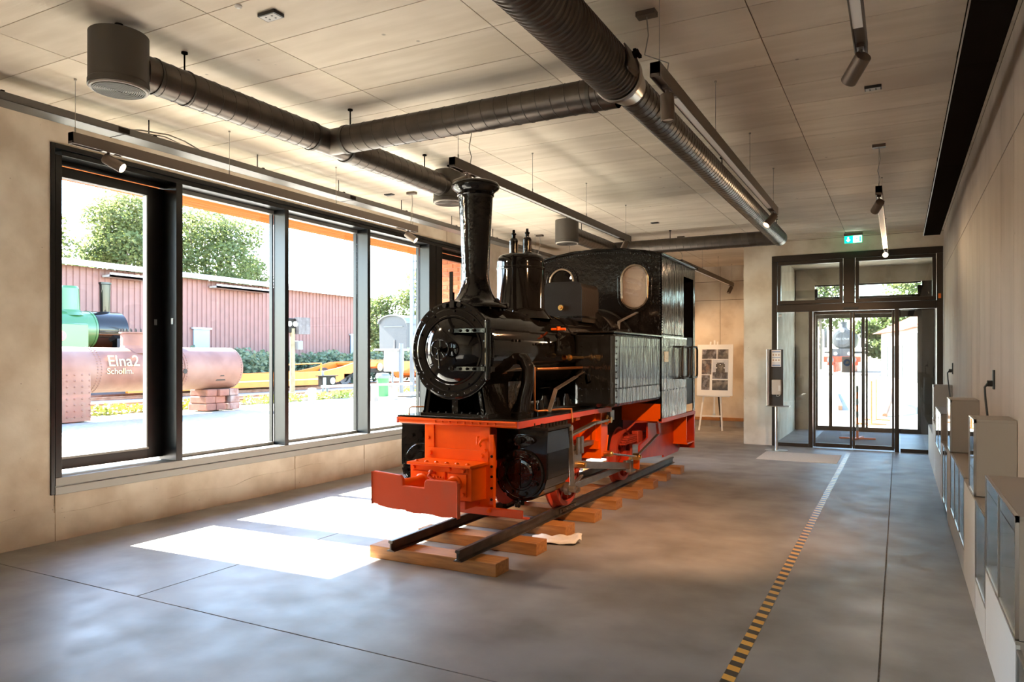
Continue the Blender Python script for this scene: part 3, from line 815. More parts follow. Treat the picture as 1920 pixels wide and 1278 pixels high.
# pins, coupling and main rods
for s in (1,-1):
    pins=[]
    for yc in (6.42,8.05):
        py,pz=yc-.17,.482-.10
        pins.append((py,pz))
        P(MB().bar((XC+s*.41,yc,.482),(XC+s*.41,py,pz),.03,.10,up=(1,0,0)),'crank',m_red)
        P(MB().cyl((XC+s*.38,py,pz),(XC+s*.545,py,pz),.033,n=16),'crank_pin',m_steel)
    cr=P(MB().bar((XC+s*.445,pins[0][0],pins[0][1]),(XC+s*.445,pins[1][0],pins[1][1]),.03,.065),'coupling_rod',m_steel,bev=.004)
    for py,pz in pins: P(MB().cyl((XC+s*.425,py,pz),(XC+s*.468,py,pz),.06,n=20),'rod_bearing',m_steel,cr); P(MB().bolt((XC+s*.545,py,pz),(s,0,0),.02,.02),'pin_nut',m_steel,cr)
    ch_y,ch_z=6.33,.60
    mr=P(MB().bar((XC+s*.51,ch_y,ch_z),(XC+s*.51,pins[1][0],pins[1][1]),.028,.072),'main_rod',m_steel,bev=.004)
    P(MB().bx(XC+s*.51-.028,XC+s*.51+.028,pins[1][0]-.10,pins[1][0]+.08,pins[1][1]-.06,pins[1][1]+.075),'big_end',m_steel,mr,bev=.004)
    P(MB().bx(XC+s*.51-.012,XC+s*.51+.012,pins[1][0]-.05,pins[1][0]+.03,pins[1][1]+.07,pins[1][1]+.11),'oil_cup',m_brass,mr,bev=.003)
    xh=P(MB().bx(XC+s*.475-.045,XC+s*.475+.045,ch_y-.11,ch_y+.08,.58,.74),'crosshead',m_steel,bev=.006)
    P(MB().bx(XC+s*.53-.008,XC+s*.53+.008,ch_y-.06,ch_y-.005,.70,.86).bx(XC+s*.53-.008,XC+s*.53+.008,ch_y+.03,ch_y+.085,.70,.86),'crosshead_plate',m_steel,xh)
    P(MB().cyl((XC+s*.44,ch_y,ch_z),(XC+s*.57,ch_y,ch_z),.03,n=16).bolt((XC+s*.57,ch_y,ch_z),(s,0,0),.024,.025),'crosshead_pin',m_brass,xh)
    P(MB().bx(XC+s*.475-.035,XC+s*.475+.035,5.7,7.05,.745,.785),'slide_bar',m_steel,bev=.003)
    P(MB().cyl((XC+s*.475,5.68,.665),(XC+s*.475,6.28,.665),.026,n=16),'piston_rod',m_steel)
    P(MB().lathe([(.10,0),(.10,.03),(.06,.05),(.055,.13),(0,.13)],(XC+s*.475,5.68,.665),(0,1,0),24),'stuffing_box',m_black_d)
    # valve gear
    P(MB().bar((XC+s*.575,6.0,1.0),(XC+s*.575,6.06,.42),.016,.045,up=(1,0,0)).cyl((XC+s*.55,6.06,.42),(XC+s*.60,6.06,.42),.028,n=14).cyl((XC+s*.55,6.0,.97),(XC+s*.60,6.0,.97),.026,n=14),'combination_lever',m_steel,bev=.003)
    P(MB().bar((XC+s*.55,6.06,.43),(XC+s*.55,6.34,.50),.014,.03,up=(1,0,0)),'union_link',m_steel)
    P(MB().bar((XC+s*.56,6.0,.90),(XC+s*.56,6.62,.965),.02,.055,up=(1,0,0)).bar((XC+s*.56,6.62,.965),(XC+s*.56,6.97,.97),.022,.062,up=(1,0,0)),'radius_rod',m_steel,bev=.003)
    lk=P(MB().prism([(6.90,.60),(7.02,.60),(7.08,.80),(7.08,1.0),(7.0,1.06),(6.88,1.05),(6.84,.98),(6.86,.80)],'x',min(XC+s*.46,XC+s*.53),max(XC+s*.46,XC+s*.53)),'expansion_link',m_orange,bev=.008)
    P(MB().lathe([(.05,0),(.05,.03),(.03,.04),(.03,.07),(0,.07)],(XC+s*.53,7.0,.97),(s,0,0),18),'link_pin',m_brass,lk)
    P(MB().bx(XC+s*.56-.02,XC+s*.56+.02,7.02,7.14,.96,1.06).cyl((XC+s*.55,7.05,1.04),(XC+s*.55,7.05,1.1),.02,n=10),'link_block',m_steel,lk,bev=.004)
    P(MB().cyl((XC+s*.52,6.98,.63),(XC+s*.60,6.98,.63),.03,n=14).sph((XC+s*.60,6.98,.63),.03),'link_foot_pin',m_brass,lk)
    P(MB().bar((XC+s*.575,6.98,.63),(XC+s*.60,7.76,.51),.018,.042,up=(1,0,0)),'eccentric_rod',m_steel,bev=.003)
    P(MB().cyl((XC+s*.57,7.78,.505),(XC+s*.64,7.78,.505),.038,n=16).bolt((XC+s*.64,7.78,.505),(s,0,0),.02,.02),'eccentric_pin',m_brass)
    P(MB().bar((XC+s*.57,7.88,.36),(XC+s*.60,7.80,.52),.04,.07,up=(1,0,0)),'return_crank',m_orange,bev=.01)
    P(MB().bar((XC+s*.60,7.80,.51),(XC+s*.66,8.42,.70),.014,.03,up=(1,0,0)),'reach_rod',m_steel,bev=.002)
    P(MB().bar((XC+s*.66,8.42,.70),(XC+s*.66,8.36,.84),.014,.03,up=(1,0,0)).tube([(XC+s*.66,8.36,.84),(XC+s*.60,8.2,.86),(XC+s*.5,8.05,.86),(XC+s*.45,7.9,.78)],.012,8).sph((XC+s*.69,8.45,.86),.018),'brake_lever',m_redw)
    # bracket plates
    P(MB().prism([(6.05,.95),(6.75,1.05),(6.80,.55),(6.72,.42),(6.66,.42),(6.62,.70)],'x',min(XC+s*.33,XC+s*.345),max(XC+s*.33,XC+s*.345)),'motion_bracket',m_red)
    P(MB().bx(min(XC+s*.25,XC+s*.57),max(XC+s*.25,XC+s*.57),6.78,6.795,.60,1.06),'motion_plate',m_orange)
    P(MB().bx(XC+s*.50-.02,XC+s*.50+.02,6.76,6.80,.70,1.06).bx(min(XC+s*.30,XC+s*.55),max(XC+s*.30,XC+s*.55),6.74,6.80,.70,.78),'plate_stiffener',m_orange)
    P(MB().bx(XC+s*.5-.05,XC+s*.5+.05,6.2,6.3,1.02,1.065),'oil_box',m_orange,bev=.006)
    # leaf spring behind the rear wheel
    for k in range(4): P(MB().bx(XC+s*.43-.03,XC+s*.43+.03,7.80-.0+.05*k,8.9-.05*k,.62+.022*k,.638+.022*k),'spring_leaf',m_redw)
    P(MB().bx(XC+s*.43-.04,XC+s*.43+.04,8.25,8.42,.60,.74),'spring_buckle',m_redw,bev=.01)

# --- side tanks
for s in (1,-1):
    a,b_=sorted((XC+s*.36,XC+s*.77))
    tk=P(MB().bx(a,b_,6.60,8.16,1.12,1.84),'side_tank',m_black_w,bev=.035)
    P(MB().bx(a-.004,b_+.008,6.58,8.16,1.835,1.852),'tank_lid',m_black,tk,bev=.004)
    bb_=MB()
    for k in range(24): bb_.rivet((XC+s*.77,6.68+.062*k,1.30),(s,0,0),.009)
    for k in range(12):
        bb_.rivet((XC+s*.77,6.68,1.16+.06*k),(s,0,0),.009); bb_.rivet((XC+s*.77,8.12,1.16+.06*k),(s,0,0),.009)
    for k in range(6): bb_.rivet((XC+s*(.42+.06*k),6.60,1.30),(0,-1,0),.009)
    for k in range(11): bb_.rivet((XC+s*.44,6.60,1.17+.06*k),(0,-1,0),.009)
    for k in range(40): bb_.rivet((XC+s*.762,6.62+.04*k,1.853),(0,0,1),.009)
    P(bb_,'tank_rivets',m_black_s,tk,kind='stuff')
    P(MB().tube([(XC+s*.55,6.58,1.38),(XC+s*.55,6.55,1.39),(XC+s*.55,6.54,1.45),(XC+s*.55,6.55,1.52),(XC+s*.55,6.58,1.53)],.008,8),'tank_handle',m_black_s,tk)
    P(MB().cyl((XC+s*.68,7.0,1.85),(XC+s*.68,7.0,1.88),.1,n=24),'filler_cap',m_black_s,tk)
# --- cab
CX0,CX1,CY0,CY1=XC-.775,XC+.775,8.16,9.70
def roofz(x): return 2.79+.095*(1-((x-XC)/.80)**2)
nn=20
out=[(CX0,1.84),(CX1,1.84)]+[(CX1-(CX1-CX0)*k/nn, roofz(CX1-(CX1-CX0)*k/nn)-.01) for k in range(nn+1)]
def oval(cx,cz,w,h,n=28):
    r=w; st=h-w; q=[]
    for k in range(n):
        a=2*PI*k/n
        q.append((cx+r*math.cos(a), cz+(st if math.sin(a)>=0 else -st)+r*math.sin(a)))
    return q
m_bring=M('bronze_ring',(.30,.22,.16),None,.25,metal=1.0)
wins=[(XC+.46,2.42),(XC-.46,2.42)]
cabf=P(MB().plate([out]+[oval(cx,cz,.15,.245) for cx,cz in wins], lambda u,v,w: (u,CY0+w,v), .012),'cab_front',m_black)
P(MB().bx(CX0,XC-.3,CY0,CY0+.012,1.07,1.84).bx(XC+.3,CX1,CY0,CY0+.012,1.07,1.84).bx(XC-.5,XC+.5,CY0,CY0+.012,1.1,1.84),'cab_apron',m_black,cabf)
for cx,cz in wins:
    fr_=P(MB().plate([oval(cx,cz,.208,.303),oval(cx,cz,.165,.26)], lambda u,v,w:(u,CY0-.016+w,v),.018),'window_ring',m_black,cabf,bev=.005)
    P(MB().plate([oval(cx,cz,.166,.261),oval(cx,cz,.147,.242)], lambda u,v,w:(u,CY0-.024+w,v),.024),'inner_ring',m_bring,cabf,bev=.004)
    P(MB().prism(oval(cx,cz,.15,.245),'y',CY0+.002,CY0+.006),'cab_glass',m_glass_l if cx>XC else m_glass,cabf)
    bb_=MB()
    for u,v in oval(cx,cz,.187,.282,34): bb_.bolt((u,CY0-.016,v),(0,-1,0),.008,.010)
    P(bb_,'ring_bolts',m_black,cabf,kind='stuff')
cabb=P(MB().plate([out]+[oval(cx,cz,.15,.20) for cx,cz in wins], lambda u,v,w:(u,CY1-.012+w,v),.012).bx(CX0,CX1,CY1-.012,CY1,1.1,1.85),'cab_back',m_black)
for s in (1,-1):
    a,b_=sorted((XC+s*.775,XC+s*.763))
    cs=P(MB().bx(a,b_,CY0,9.13,1.84,2.785),'cab_side',m_black_w)
    P(MB().bx(a,b_,CY0,9.27,.88,1.84),'lower_panel',m_black_w,cs)
    P(MB().bx(a,b_,9.62,CY1,.88,2.785).bx(a,b_,9.13,9.62,2.62,2.785),'rear_post',m_black_w,cs)
    P(MB().bx(min(a,XC+s*.70),max(b_,XC+s*.70) if s<0 else b_-.01,9.28,9.62,1.0,1.86),'doorway_panel',m_black_d,cs)
    P(MB().bx(min(XC+s*.74,XC+s*.782),max(XC+s*.74,XC+s*.782),CY0,CY1,.855,.90),'panel_foot',m_redw,cs)
    P(MB().bx(min(a,XC+s*.781),max(b_,XC+s*.781),CY0,9.27,1.825,1.85),'side_strap',m_black,cs,bev=.002)
    for y0,y1 in ((8.86,9.16),(9.30,9.60)):
        x_=XC+s*.80
        pts=[(XC+s*.775,y0,1.36),(x_+s*.03,y0,1.36)]
        loop=[(x_+s*.03,y0,1.38),(x_+s*.03,y0,1.70),(x_+s*.03,y0+.04,1.735),(x_+s*.03,y1-.04,1.735),(x_+s*.03,y1,1.70),(x_+s*.03,y1,1.38),(x_+s*.03,y1-.04,1.345),(x_+s*.03,y0+.04,1.345),(x_+s*.03,y0,1.38)]
        P(MB().tube(loop,.014,10,False).cyl((XC+s*.765,(y0+y1)/2,1.735),(x_+s*.03,(y0+y1)/2,1.735),.010,n=8).cyl((XC+s*.765,(y0+y1)/2,1.345),(x_+s*.03,(y0+y1)/2,1.345),.010,n=8),'hand_rail',m_blackpl,cs)
    if s>0:
        P(MB().bx(XC+.775,XC+.779,8.27,8.43,1.55,1.67),'maker_plate',M('maker_plate',(.55,.38,.2),(.25,.17,.1),.4,metal=.6,nscale=40,stretch=(1,1,2)),cs)
    bb_=MB()
    for k in range(30):
        bb_.rivet((XC+s*.775,CY0+.03,1.88+.03*k),(s,0,0),.008)
        bb_.rivet((XC+s*.76,CY0,1.88+.03*k),(0,-1,0),.008)
    for k in range(24): bb_.rivet((XC+s*.775,CY0+.04*k,1.87),(s,0,0),.008)
    for k in range(38): bb_.rivet((XC+s*.775,CY0+.03+.04*k,2.76),(s,0,0),.008)
    for k in range(8): bb_.rivet((XC+s*.775,CY0+.1+.14*k,1.22),(s,0,0),.010)
    P(bb_,'cab_rivets',m_black_s,cs,kind='stuff')
rv=[];rf=[]
ny=2
R0,R1=XC-.80,XC+.80
prof=[(R0+(R1-R0)*k/24, roofz(R0+(R1-R0)*k/24)) for k in range(25)]
prof2=[(x,z-.018) for x,z in reversed(prof)]
rfo=P(MB().prism(prof+prof2,'y',CY0-.035,CY1+.05),'cab_roof',m_black,bev=.004)
bb_=MB()
for k in range(56):
    x=R0+.02+(R1-R0-.04)*k/55
    bb_.rivet((x,CY0-.012,roofz(x)-.045),(0,-1,0),.008) if False else bb_.rivet((x,CY0,roofz(x)-.045),(0,-1,0),.009)
for k in range(44):
    for x in (R0+.02,R0+.07,R1-.02,R1-.07,R1-.16): bb_.rivet((x,CY0-.02+.036*k,roofz(x)),(0,0,1),.010)
P(bb_,'roof_rivets',m_black_s,rfo,kind='stuff')
P(MB().bx(XC-.03,XC+.03,CY0+.3,CY1-.1,2.60,2.66),'roof_beam',m_black_d,rfo)
P(MB().bx(CX0+.02,CX1-.02,CY0+.02,CY1-.02,1.04,1.07),'cab_floor',m_black_d)
P(MB().cyl((XC,CY0+.1,1.66),(XC,CY0+.35,1.66),.40,n=40).cyl((XC,CY0+.35,1.55),(XC,CY0+.38,1.55),.14,n=24),'backhead',m_black_d)
# rear lower frame and steps
for s in (1,-1):
    q=[(8.30,.86),(9.74,.86),(9.74,.46),(9.71,.40),(9.66,.37),(9.60,.355),(8.95,.355),(8.95,.385),(8.20,.44),(8.0,.46),(8.0,.60),(8.30,.66)]
    P(MB().prism(q,'x',min(XC+s*.55,XC+s*.57),max(XC+s*.55,XC+s*.57)),'rear_side_plate',m_red)
    P(MB().bx(min(XC+s*.25,XC+s*.775),max(XC+s*.25,XC+s*.775),8.16,8.175,.87,1.08),'tank_support',m_orange)
    P(MB().prism([(8.175,.87),(8.175,1.08),(8.5,.87)],'x',min(XC+s*.70,XC+s*.71),max(XC+s*.70,XC+s*.71)),'support_gusset',m_orange)
    P(MB().bx(min(XC+s*.57,XC+s*.74),max(XC+s*.57,XC+s*.74),9.40,9.42,.50,.86).bx(min(XC+s*.56,XC+s*.76),max(XC+s*.56,XC+s*.76),9.38,9.70,.48,.50),'step_bracket',m_orange)
    P(MB().bolt((XC+s*.57,9.55,.45),(s,0,0),.018,.012),'plate_bolt',m_steel)
P(MB().bx(XC-.76,XC+.76,9.72,9.76,.40,.88),'rear_buffer_beam',m_red)
P(MB().lathe([(.06,0),(.05,.2),(.16,.21),(.16,.24),(0,.24)],(XC,9.76,.62),(0,1,0),24),'rear_buffer',m_red)
# pipes and fittings along the boiler, both sides where seen
P(MB().tube([(XC+.40,5.68,1.50),(XC+.44,6.05,1.50),(XC+.44,7.15,1.505)],.013,10),'copper_pipe',m_copper)
P(MB().tube([(XC+.46,5.52,1.52),(XC+.46,5.52,1.16),(XC+.47,5.56,1.145),(XC+.50,5.95,1.14),(XC+.58,6.02,1.14),(XC+.59,6.02,1.02)],.010,8),'oil_pipe',m_copper)
P(MB().tube([(XC+.44,6.30,1.60),(XC+.44,6.36,1.60),(XC+.45,6.62,1.60)],[.03,.014,.013],12).lathe([(.026,0),(.02,.03),(.012,.2)],(XC+.44,6.18,1.60),(0,1,0),14),'injector_rod',m_brass)
P(MB().cyl((XC+.40,6.14,1.74),(XC+.40,6.14,1.86),.014,n=10).cyl((XC+.40,6.14,1.66),(XC+.40,6.14,1.75),.03,n=14).cyl((XC+.33,6.14,1.70),(XC+.45,6.14,1.70),.02,n=12).sph((XC+.40,6.14,1.80),.03),'boiler_valve',m_black)
P(MB().cyl((XC+.33,6.14,1.86),(XC+.47,6.14,1.86),.012,n=10).cyl((XC+.40,6.14,1.85),(XC+.40,6.14,1.885),.018,n=10),'valve_handle',m_orange)
P(MB().bar((XC+.50,5.72,1.13),(XC+.50,5.86,1.32),.012,.035,up=(1,0,0)).bar((XC+.50,5.86,1.32),(XC+.46,6.42,1.42),.012,.04,up=(1,0,0)).bar((XC+.46,6.42,1.42),(XC+.46,6.7,1.48),.008,.02,up=(1,0,0)),'reversing_rod',m_steel)
b=MB()
for k in range(7):
    b.cyl((XC+.38+.03*(k%2),5.6+.14*k,1.118),(XC+.38+.03*(k%2),5.6+.14*k,1.17+.03*(k%3)),.03,n=12)
    b.bolt((XC+.38+.03*(k%2),5.6+.14*k,1.17+.03*(k%3)),(0,0,1),.02,.03)
P(b,'lubricator_pots',m_black_s,kind='stuff')
P(MB().bx(XC+.30,XC+.44,5.75,6.55,1.118,1.16),'lubricator_base',m_black_s)
P(MB().bar((XC+.42,7.70,1.86),(XC+.40,7.78,2.0),.012,.03,up=(1,0,0)).bar((XC+.40,7.78,2.0),(XC+.50,8.12,2.12),.012,.035,up=(1,0,0)),'regulator_link',m_steel)
b=MB()
for k in range(8): b.bolt((XC+.375*math.cos(.15),5.72+.11*k,ZB+.375*math.sin(.15)),(1,0,.15),.010,.014)
for (yy,zz) in ((5.30,1.74),(5.36,1.74),(5.42,1.74),(5.28,1.60)): b.bolt((XC+.37,yy,zz),(1,0,.2),.010,.012)
P(b,'boiler_bolts',m_black,bl,kind='stuff')
# ================================================================ CEILING SERVICES
def helix(p0, p1, r, pitch, rr=.0035, n=6, seg=20):
    p0, p1 = Vector(p0), Vector(p1); d = p1-p0; L = d.length; d.normalize()
    ref = V(0,0,1); u = d.cross(ref).normalized(); w_ = d.cross(u)
    N_ = max(2, int(L/pitch*seg)); pts = []
    for k in range(N_+1):
        t = k/N_; a = 2*PI*t*L/pitch
        pts.append(p0 + d*(L*t) + (u*math.cos(a)+w_*math.sin(a))*r)
    return MB().tube(pts, rr, 5, False)
DZ, DR = 3.47, .115
def hanger(par, x, y, z0):
    return MB().cyl((x,y,z0),(x,y,CZ),.006,n=8).cyl((x,y,CZ-.012),(x,y,CZ),.022,n=12).build('hanger_rod', m_tray_d, par)
# main trunk
md = thing('main_duct', (-1.66, 5, DZ), 'wide corrugated air duct narrowing to a slimmer spiral duct along the hall', 'air duct')
prof = []
y = -7.5
while y < 4.62:
    prof += [(.150,y),(.150,y+.026),(.158,y+.032),(.158,y+.044),(.150,y+.05)]; y += .05
MB().lathe(prof, (-1.66,0,DZ), (0,1,0), 40).build('corrugated_duct', m_duct, md)
MB().lathe([(.158,4.62),(.165,4.625),(.165,4.66),(.155,4.665),(.122,4.86),(.120,4.87)], (-1.66,0,DZ), (0,1,0), 40).build('reducer', m_galv, md)
sd_ = MB().lathe([(.12,4.87),(DR,4.88),(DR,12.1)], (-1.66,0,DZ), (0,1,0), 40).build('spiral_duct', m_duct, md)
helix((-1.66,4.9,DZ),(-1.66,12.0,DZ),DR,.085).build('spiral_seam', m_duct_d, sd_, kind='stuff')
MB().lathe([(DR,11.85),(DR+.004,11.86),(DR+.004,12.08),(DR-.01,12.12),(0,12.13)], (-1.66,0,DZ), (0,1,0), 40).build('end_cap', m_duct, md)
# inspection hatch
hp = [(4.36,.0)]
ht = MB()
pts = []
for k in range(24):
    a = 2*PI*k/24; c_, s_ = math.cos(a), math.sin(a)
    yy = 4.46+.11*(abs(c_)**.5)*(1 if c_ > 0 else -1); aa = .15+.55*(abs(s_)**.5)*(1 if s_ > 0 else -1)
    pts.append((-1.66+.164*math.cos(aa), yy, DZ+.164*math.sin(aa)))
pts2 = [(-1.66+(p[0]+1.66)*1.06, p[1], DZ+(p[2]-DZ)*1.06) for p in pts]
ht.add(pts2, [tuple(range(24))]).add(pts+pts2, [(k,(k+1)%24,24+(k+1)%24,24+k) for k in range(24)])
ho = ht.build('inspection_hatch', m_duct, md)
MB().cyl((-1.49,4.46,DZ+.05),(-1.455,4.46,DZ+.06),.025,n=10).bx(-1.475,-1.455,4.40,4.52,DZ+.045,DZ+.065).build('hatch_clamp', m_tray_d, ho)
for yy in (3.9, 7.884, 11.764): hanger(md, -1.66, yy, DZ+.11)
# branch with tee
bd = thing('branch_duct', (-4.387, 4.88, DZ), 'spiral air duct crossing to a tee with two arms by the window', 'air duct')
def sduct(par, p0, p1, name='spiral_duct', r=DR):
    o = MB().cyl(p0, p1, r, n=36, caps=False).build(name, m_duct, par)
    helix(p0, p1, r, .115).build('spiral_seam', m_duct_d, o, kind='stuff')
    return o
sduct(bd, (-4.18,4.88,DZ), (-1.75,4.88,DZ))
sduct(bd, (-4.387,3.08,DZ), (-4.387,4.67,DZ))
sduct(bd, (-4.387,5.08,DZ), (-4.387,6.66,DZ))
te = MB().cyl((-4.387,4.66,DZ),(-4.387,5.1,DZ),DR-.004,n=36,caps=False).cyl((-4.387,4.88,DZ),(-4.17,4.88,DZ),DR-.004,n=36,caps=False).build('tee_piece', m_duct, bd)
for p, q in (((-4.387,4.645,DZ),(-4.387,4.675,DZ)),((-4.387,5.075,DZ),(-4.387,5.105,DZ)),((-4.2,4.88,DZ),(-4.165,4.88,DZ)),((-1.95,4.88,DZ),(-1.92,4.88,DZ)),((-4.387,3.42,DZ),(-4.387,3.43,DZ)),((-4.387,3.17,DZ),(-4.387,3.18,DZ))):
    MB().cyl(p, q, DR+.006, n=36).build('duct_collar', m_duct_d, bd)
hanger(bd, -4.387, 3.42, DZ+.11); hanger(bd, -4.145, 4.87, DZ+.11); hanger(bd, -4.387, 6.325, DZ+.11)
b2 = thing('branch_duct', (-3, 12, DZ), 'far spiral air duct crossing above the cab roof', 'air duct')
sduct(b2, (-1.70,12.0,DZ), (-4.25,12.0,DZ)); sduct(b2, (-4.387,10.1,DZ), (-4.387,11.9,DZ))
MB().cyl((-4.387,11.8,DZ),(-4.387,13.5,DZ),DR,n=30).cyl((-4.387,12.0,DZ),(-4.2,12.0,DZ),DR,n=30).build('tee_piece', m_duct, b2)
hanger(b2, -4.387, 10.6, DZ+.11); hanger(b2, -3.375, 12.0, DZ+.11)
# diffusers
m_perf = M('perforated_face', (.50,.45,.41), None, .6)
df = thing('air_diffuser', (-4.387,2.937,3.29), 'big dark drum diffuser with a pale slotted face, nearest the viewer', 'air diffuser', 'drum air diffusers')
MB().lathe([(.165,.02),(.178,.02),(.178,.055),(.175,.06),(.175,.355),(.17,.36),(0,.36)], (-4.387,2.937,3.29), (0,0,1), 48).build('drum', m_duct_d, df)
fc = MB().lathe([(0,.008),(.168,.008),(.168,.02)], (-4.387,2.937,3.29), (0,0,1), 48).build('face_plate', m_perf, df)
sl = MB()
for i in range(1, 13):
    r_ = .0125*i
    sl.lathe([(r_-.003,.008),(r_-.003,.002),(r_+.003,.002),(r_+.003,.008)], (-4.387,2.937,3.29), (0,0,1), 40)
sl.build('face_slots', m_duct_d, fc, kind='stuff')
MB().cyl((-4.387,2.937,3.64),(-4.387,2.937,CZ),.006,n=8).cyl((-4.387,2.937,CZ-.012),(-4.387,2.937,CZ),.025,n=12).build('hanger_rod', m_tray_d, df)
dup(df, (-4.387,6.80,3.29), 'dark drum diffuser at the end of the duct, behind the chimney')
dup(df, (-4.387,10.03,3.29), 'dark drum diffuser hanging above the cab and steam dome')

# cable trays
def tray(x0, x1, z0, h, ya, yb, label, mat, joints, rods, name='cable_tray'):
    t = thing(name, ((x0+x1)/2, (ya+yb)/2, z0), label, 'cable tray')
    MB().bx(x0,x1,ya,yb,z0,z0+.003).build('tray_floor', mat, t)
    MB().bx(x0,x0+.004,ya,yb,z0,z0+h).build('tray_side', mat, t)
    MB().bx(x1-.004,x1,ya,yb,z0,z0+h).build('tray_side', mat, t)
    for yy in joints:
        MB().bx(x0-.002,x1+.002,yy-.004,yy+.004,z0-.002,z0+.001).bx(x0-.004,x0,yy-.05,yy+.05,z0+.01,z0+h-.01).bx(x1,x1+.004,yy-.05,yy+.05,z0+.01,z0+h-.01).build('splice', m_tray_d, t)
    for yy in rods:
        MB().cyl(((x0+x1)/2,yy,z0+.01),((x0+x1)/2,yy,CZ),.005,n=8).bx(x0,x1,yy-.012,yy+.012,z0+h,z0+h+.01).build('tray_hanger', m_tray_d, t)
    return t
tl = tray(-6.02,-5.83,3.5,.06,-8,13.0,'grey cable tray running above the long window',m_tray,(3.95,6.9,9.9),[ -2+1.25*k for k in range(12)])
MB().tube([(-5.95,4.0,3.57),(-5.9,4.15,3.60),(-5.86,4.4,3.62),(-5.84,4.55,3.60),(-5.9,4.8,3.57),(-5.93,5.4,3.565)],.006,6).build('loose_cable', m_wire, tl)
MB().tube([(-5.90,4.1,3.57),(-5.85,4.35,3.59),(-5.83,4.5,3.56),(-5.9,4.52,3.53)],.005,6).build('loose_cable', m_wire, tl)
tr_ = tray(.32,.53,3.40,.09,-8,12.4,'dark covered cable tray along the right wall above the cases',m_tray_d,(2.2,5.3,8.0,10.4),[-1+1.6*k for k in range(8)])
MB().bx(.33,.52,-8,12.4,3.47,3.478).build('tray_cover', m_tray_d, tr_)
MB().bx(.312,.32,-8,12.4,3.398,3.404).build('tray_edge', m_galv, tr_)

# ---------------------------------------------------------------- track lights
def spot_head(par, x, y, z, az, el, on=0, warm=(1,.72,.45), size=62):
    """lamp head hung below (x,y,z): az from +x, el below horizontal (degrees)"""
    a, e = math.radians(az), math.radians(el)
    d = V(math.cos(a)*math.cos(e), math.sin(a)*math.cos(e), -math.sin(e))
    piv = V(x,y,z-.075)
    s0 = piv - d*.03; s1 = piv + d*.13
    ad = MB().bx(x-.018,x+.018,y-.05,y+.05,z-.018,z).cyl((x,y,z-.01),(x,y,z-.06),.011,n=10).build('spot_adapter', m_spot, par)
    hd = MB().lathe([(0,0),(.040,0),(.042,.003),(.042,.157),(.040,.16),(.036,.16),(.036,.15)], s0, d, 28).build('spot_head', m_spot, par)
    mt = M('lamp_face', (.75,.65,.55), None, .3) if not on else emit('lit_lamp_face', warm, 14)
    MB().lathe([(0,.15),(.036,.15)], s0, d, 24).build('lamp_face', mt, hd)
    if on:
        ld = bpy.data.lights.new('spot_lamp', 'SPOT')
        ld.energy = on; ld.color = warm; ld.spot_size = math.radians(size); ld.spot_blend = .7; ld.shadow_soft_size = .03
        lo = bpy.data.objects.new('spot_lamp', ld); COL.objects.link(lo)
        lo.location = (s0 + d*.17) - ORG[par.name]; lo.parent = par
        lo.rotation_euler = d.to_track_quat('-Z','Y').to_euler()
def track(x, y0, y1, label, wires, spots, z=3.22, canopy=None, strip=True, cb=None):
    t = thing('track_light', (x,(y0+y1)/2,z), label, 'track light', 'suspended linear track lights')
    w2 = .03
    MB().bx(x-w2,x+w2,y0,y1,z+.02,z+.085).bx(x-w2,x-w2+.006,y0,y1,z,z+.02).bx(x+w2-.006,x+w2,y0,y1,z,z+.02).bx(x-w2,x+w2,y0,y0+.005,z,z+.085).bx(x-w2,x+w2,y1-.005,y1,z,z+.085).build('track_body', m_track, t)
    MB().bx(x-.023,x+.023,y0+.42,y1-.42,z+.003,z+.02).build('diffuser_strip', m_diffus, t)
    for yy in wires:
        MB().cyl((x,yy,z+.085),(x,yy,CZ),.0022,n=6,caps=False).cyl((x,yy,z+.085),(x,yy,z+.13),.006,n=8).cyl((x,yy,CZ-.012),(x,yy,CZ),.010,n=8).build('suspension_wire', m_wire, t)
    if canopy is not None:
        cx_, cy_ = canopy
        cp = MB().bx(cx_-.06,cx_+.06,cy_-.035,cy_+.035,CZ-.03,CZ).build('ceiling_canopy', m_track, t)
        yy = min(max(cy_, y0+.03), y1-.03)
        L0 = (CZ-.03)-(z+.085)
        MB().tube([(cx_,cy_,CZ-.03),(cx_+.012,(cy_*3+yy)/4,CZ-.03-L0*.3),(cx_-.012,(cy_+yy)/2,CZ-.03-L0*.6),(x+.012,yy,z+.16),(x,yy,z+.085)],.004,6).build('power_cord', m_wire, t)
    for s_ in spots: spot_head(t, x, s_[0], z+.02, *s_[1:])
    return t
track(-5.54,3.32,7.80,'suspended track light in front of the long window',(3.357,4.805,6.271,7.72),[(3.62,30,30,60,(1,.74,.48),60),(7.62,15,36,80,(1,.74,.48),60)],canopy=(-5.523,7.676))
track(-3.36,5.25,9.87,'suspended track light passing above the chimney and cab',(5.35,6.796,8.27,9.719),[(5.50,180,12,0),(9.70,250,55,0)],canopy=(-3.36,5.55))
track(-1.245,4.11,8.76,'suspended track light beside the main air duct',(4.2,5.683,7.147,8.60),[(4.36,0,88,0),(8.58,225,45,30,(1,.52,.25),80)],canopy=(-1.37,4.35))
track(-.18,-.15,4.40,'track light overhead near the right wall, closest to the viewer',(.0,1.4,2.9,4.3),[(4.27,126,33,170,(1,.56,.28),75)])
track(-.18,8.12,12.62,'track light running towards the entrance doors',(8.2,9.64,11.1,12.5),[(8.32,112,24,70,(1,.66,.38),60),(12.50,268,8,18,(1,.68,.4),60)],canopy=(-.178,8.144))
track(-3.36,12.62,17.1,'track light leading into the niche above the easel',(12.7,14.2,15.6,17.0),[(16.9,225,60,0)],canopy=(-3.375,12.69))
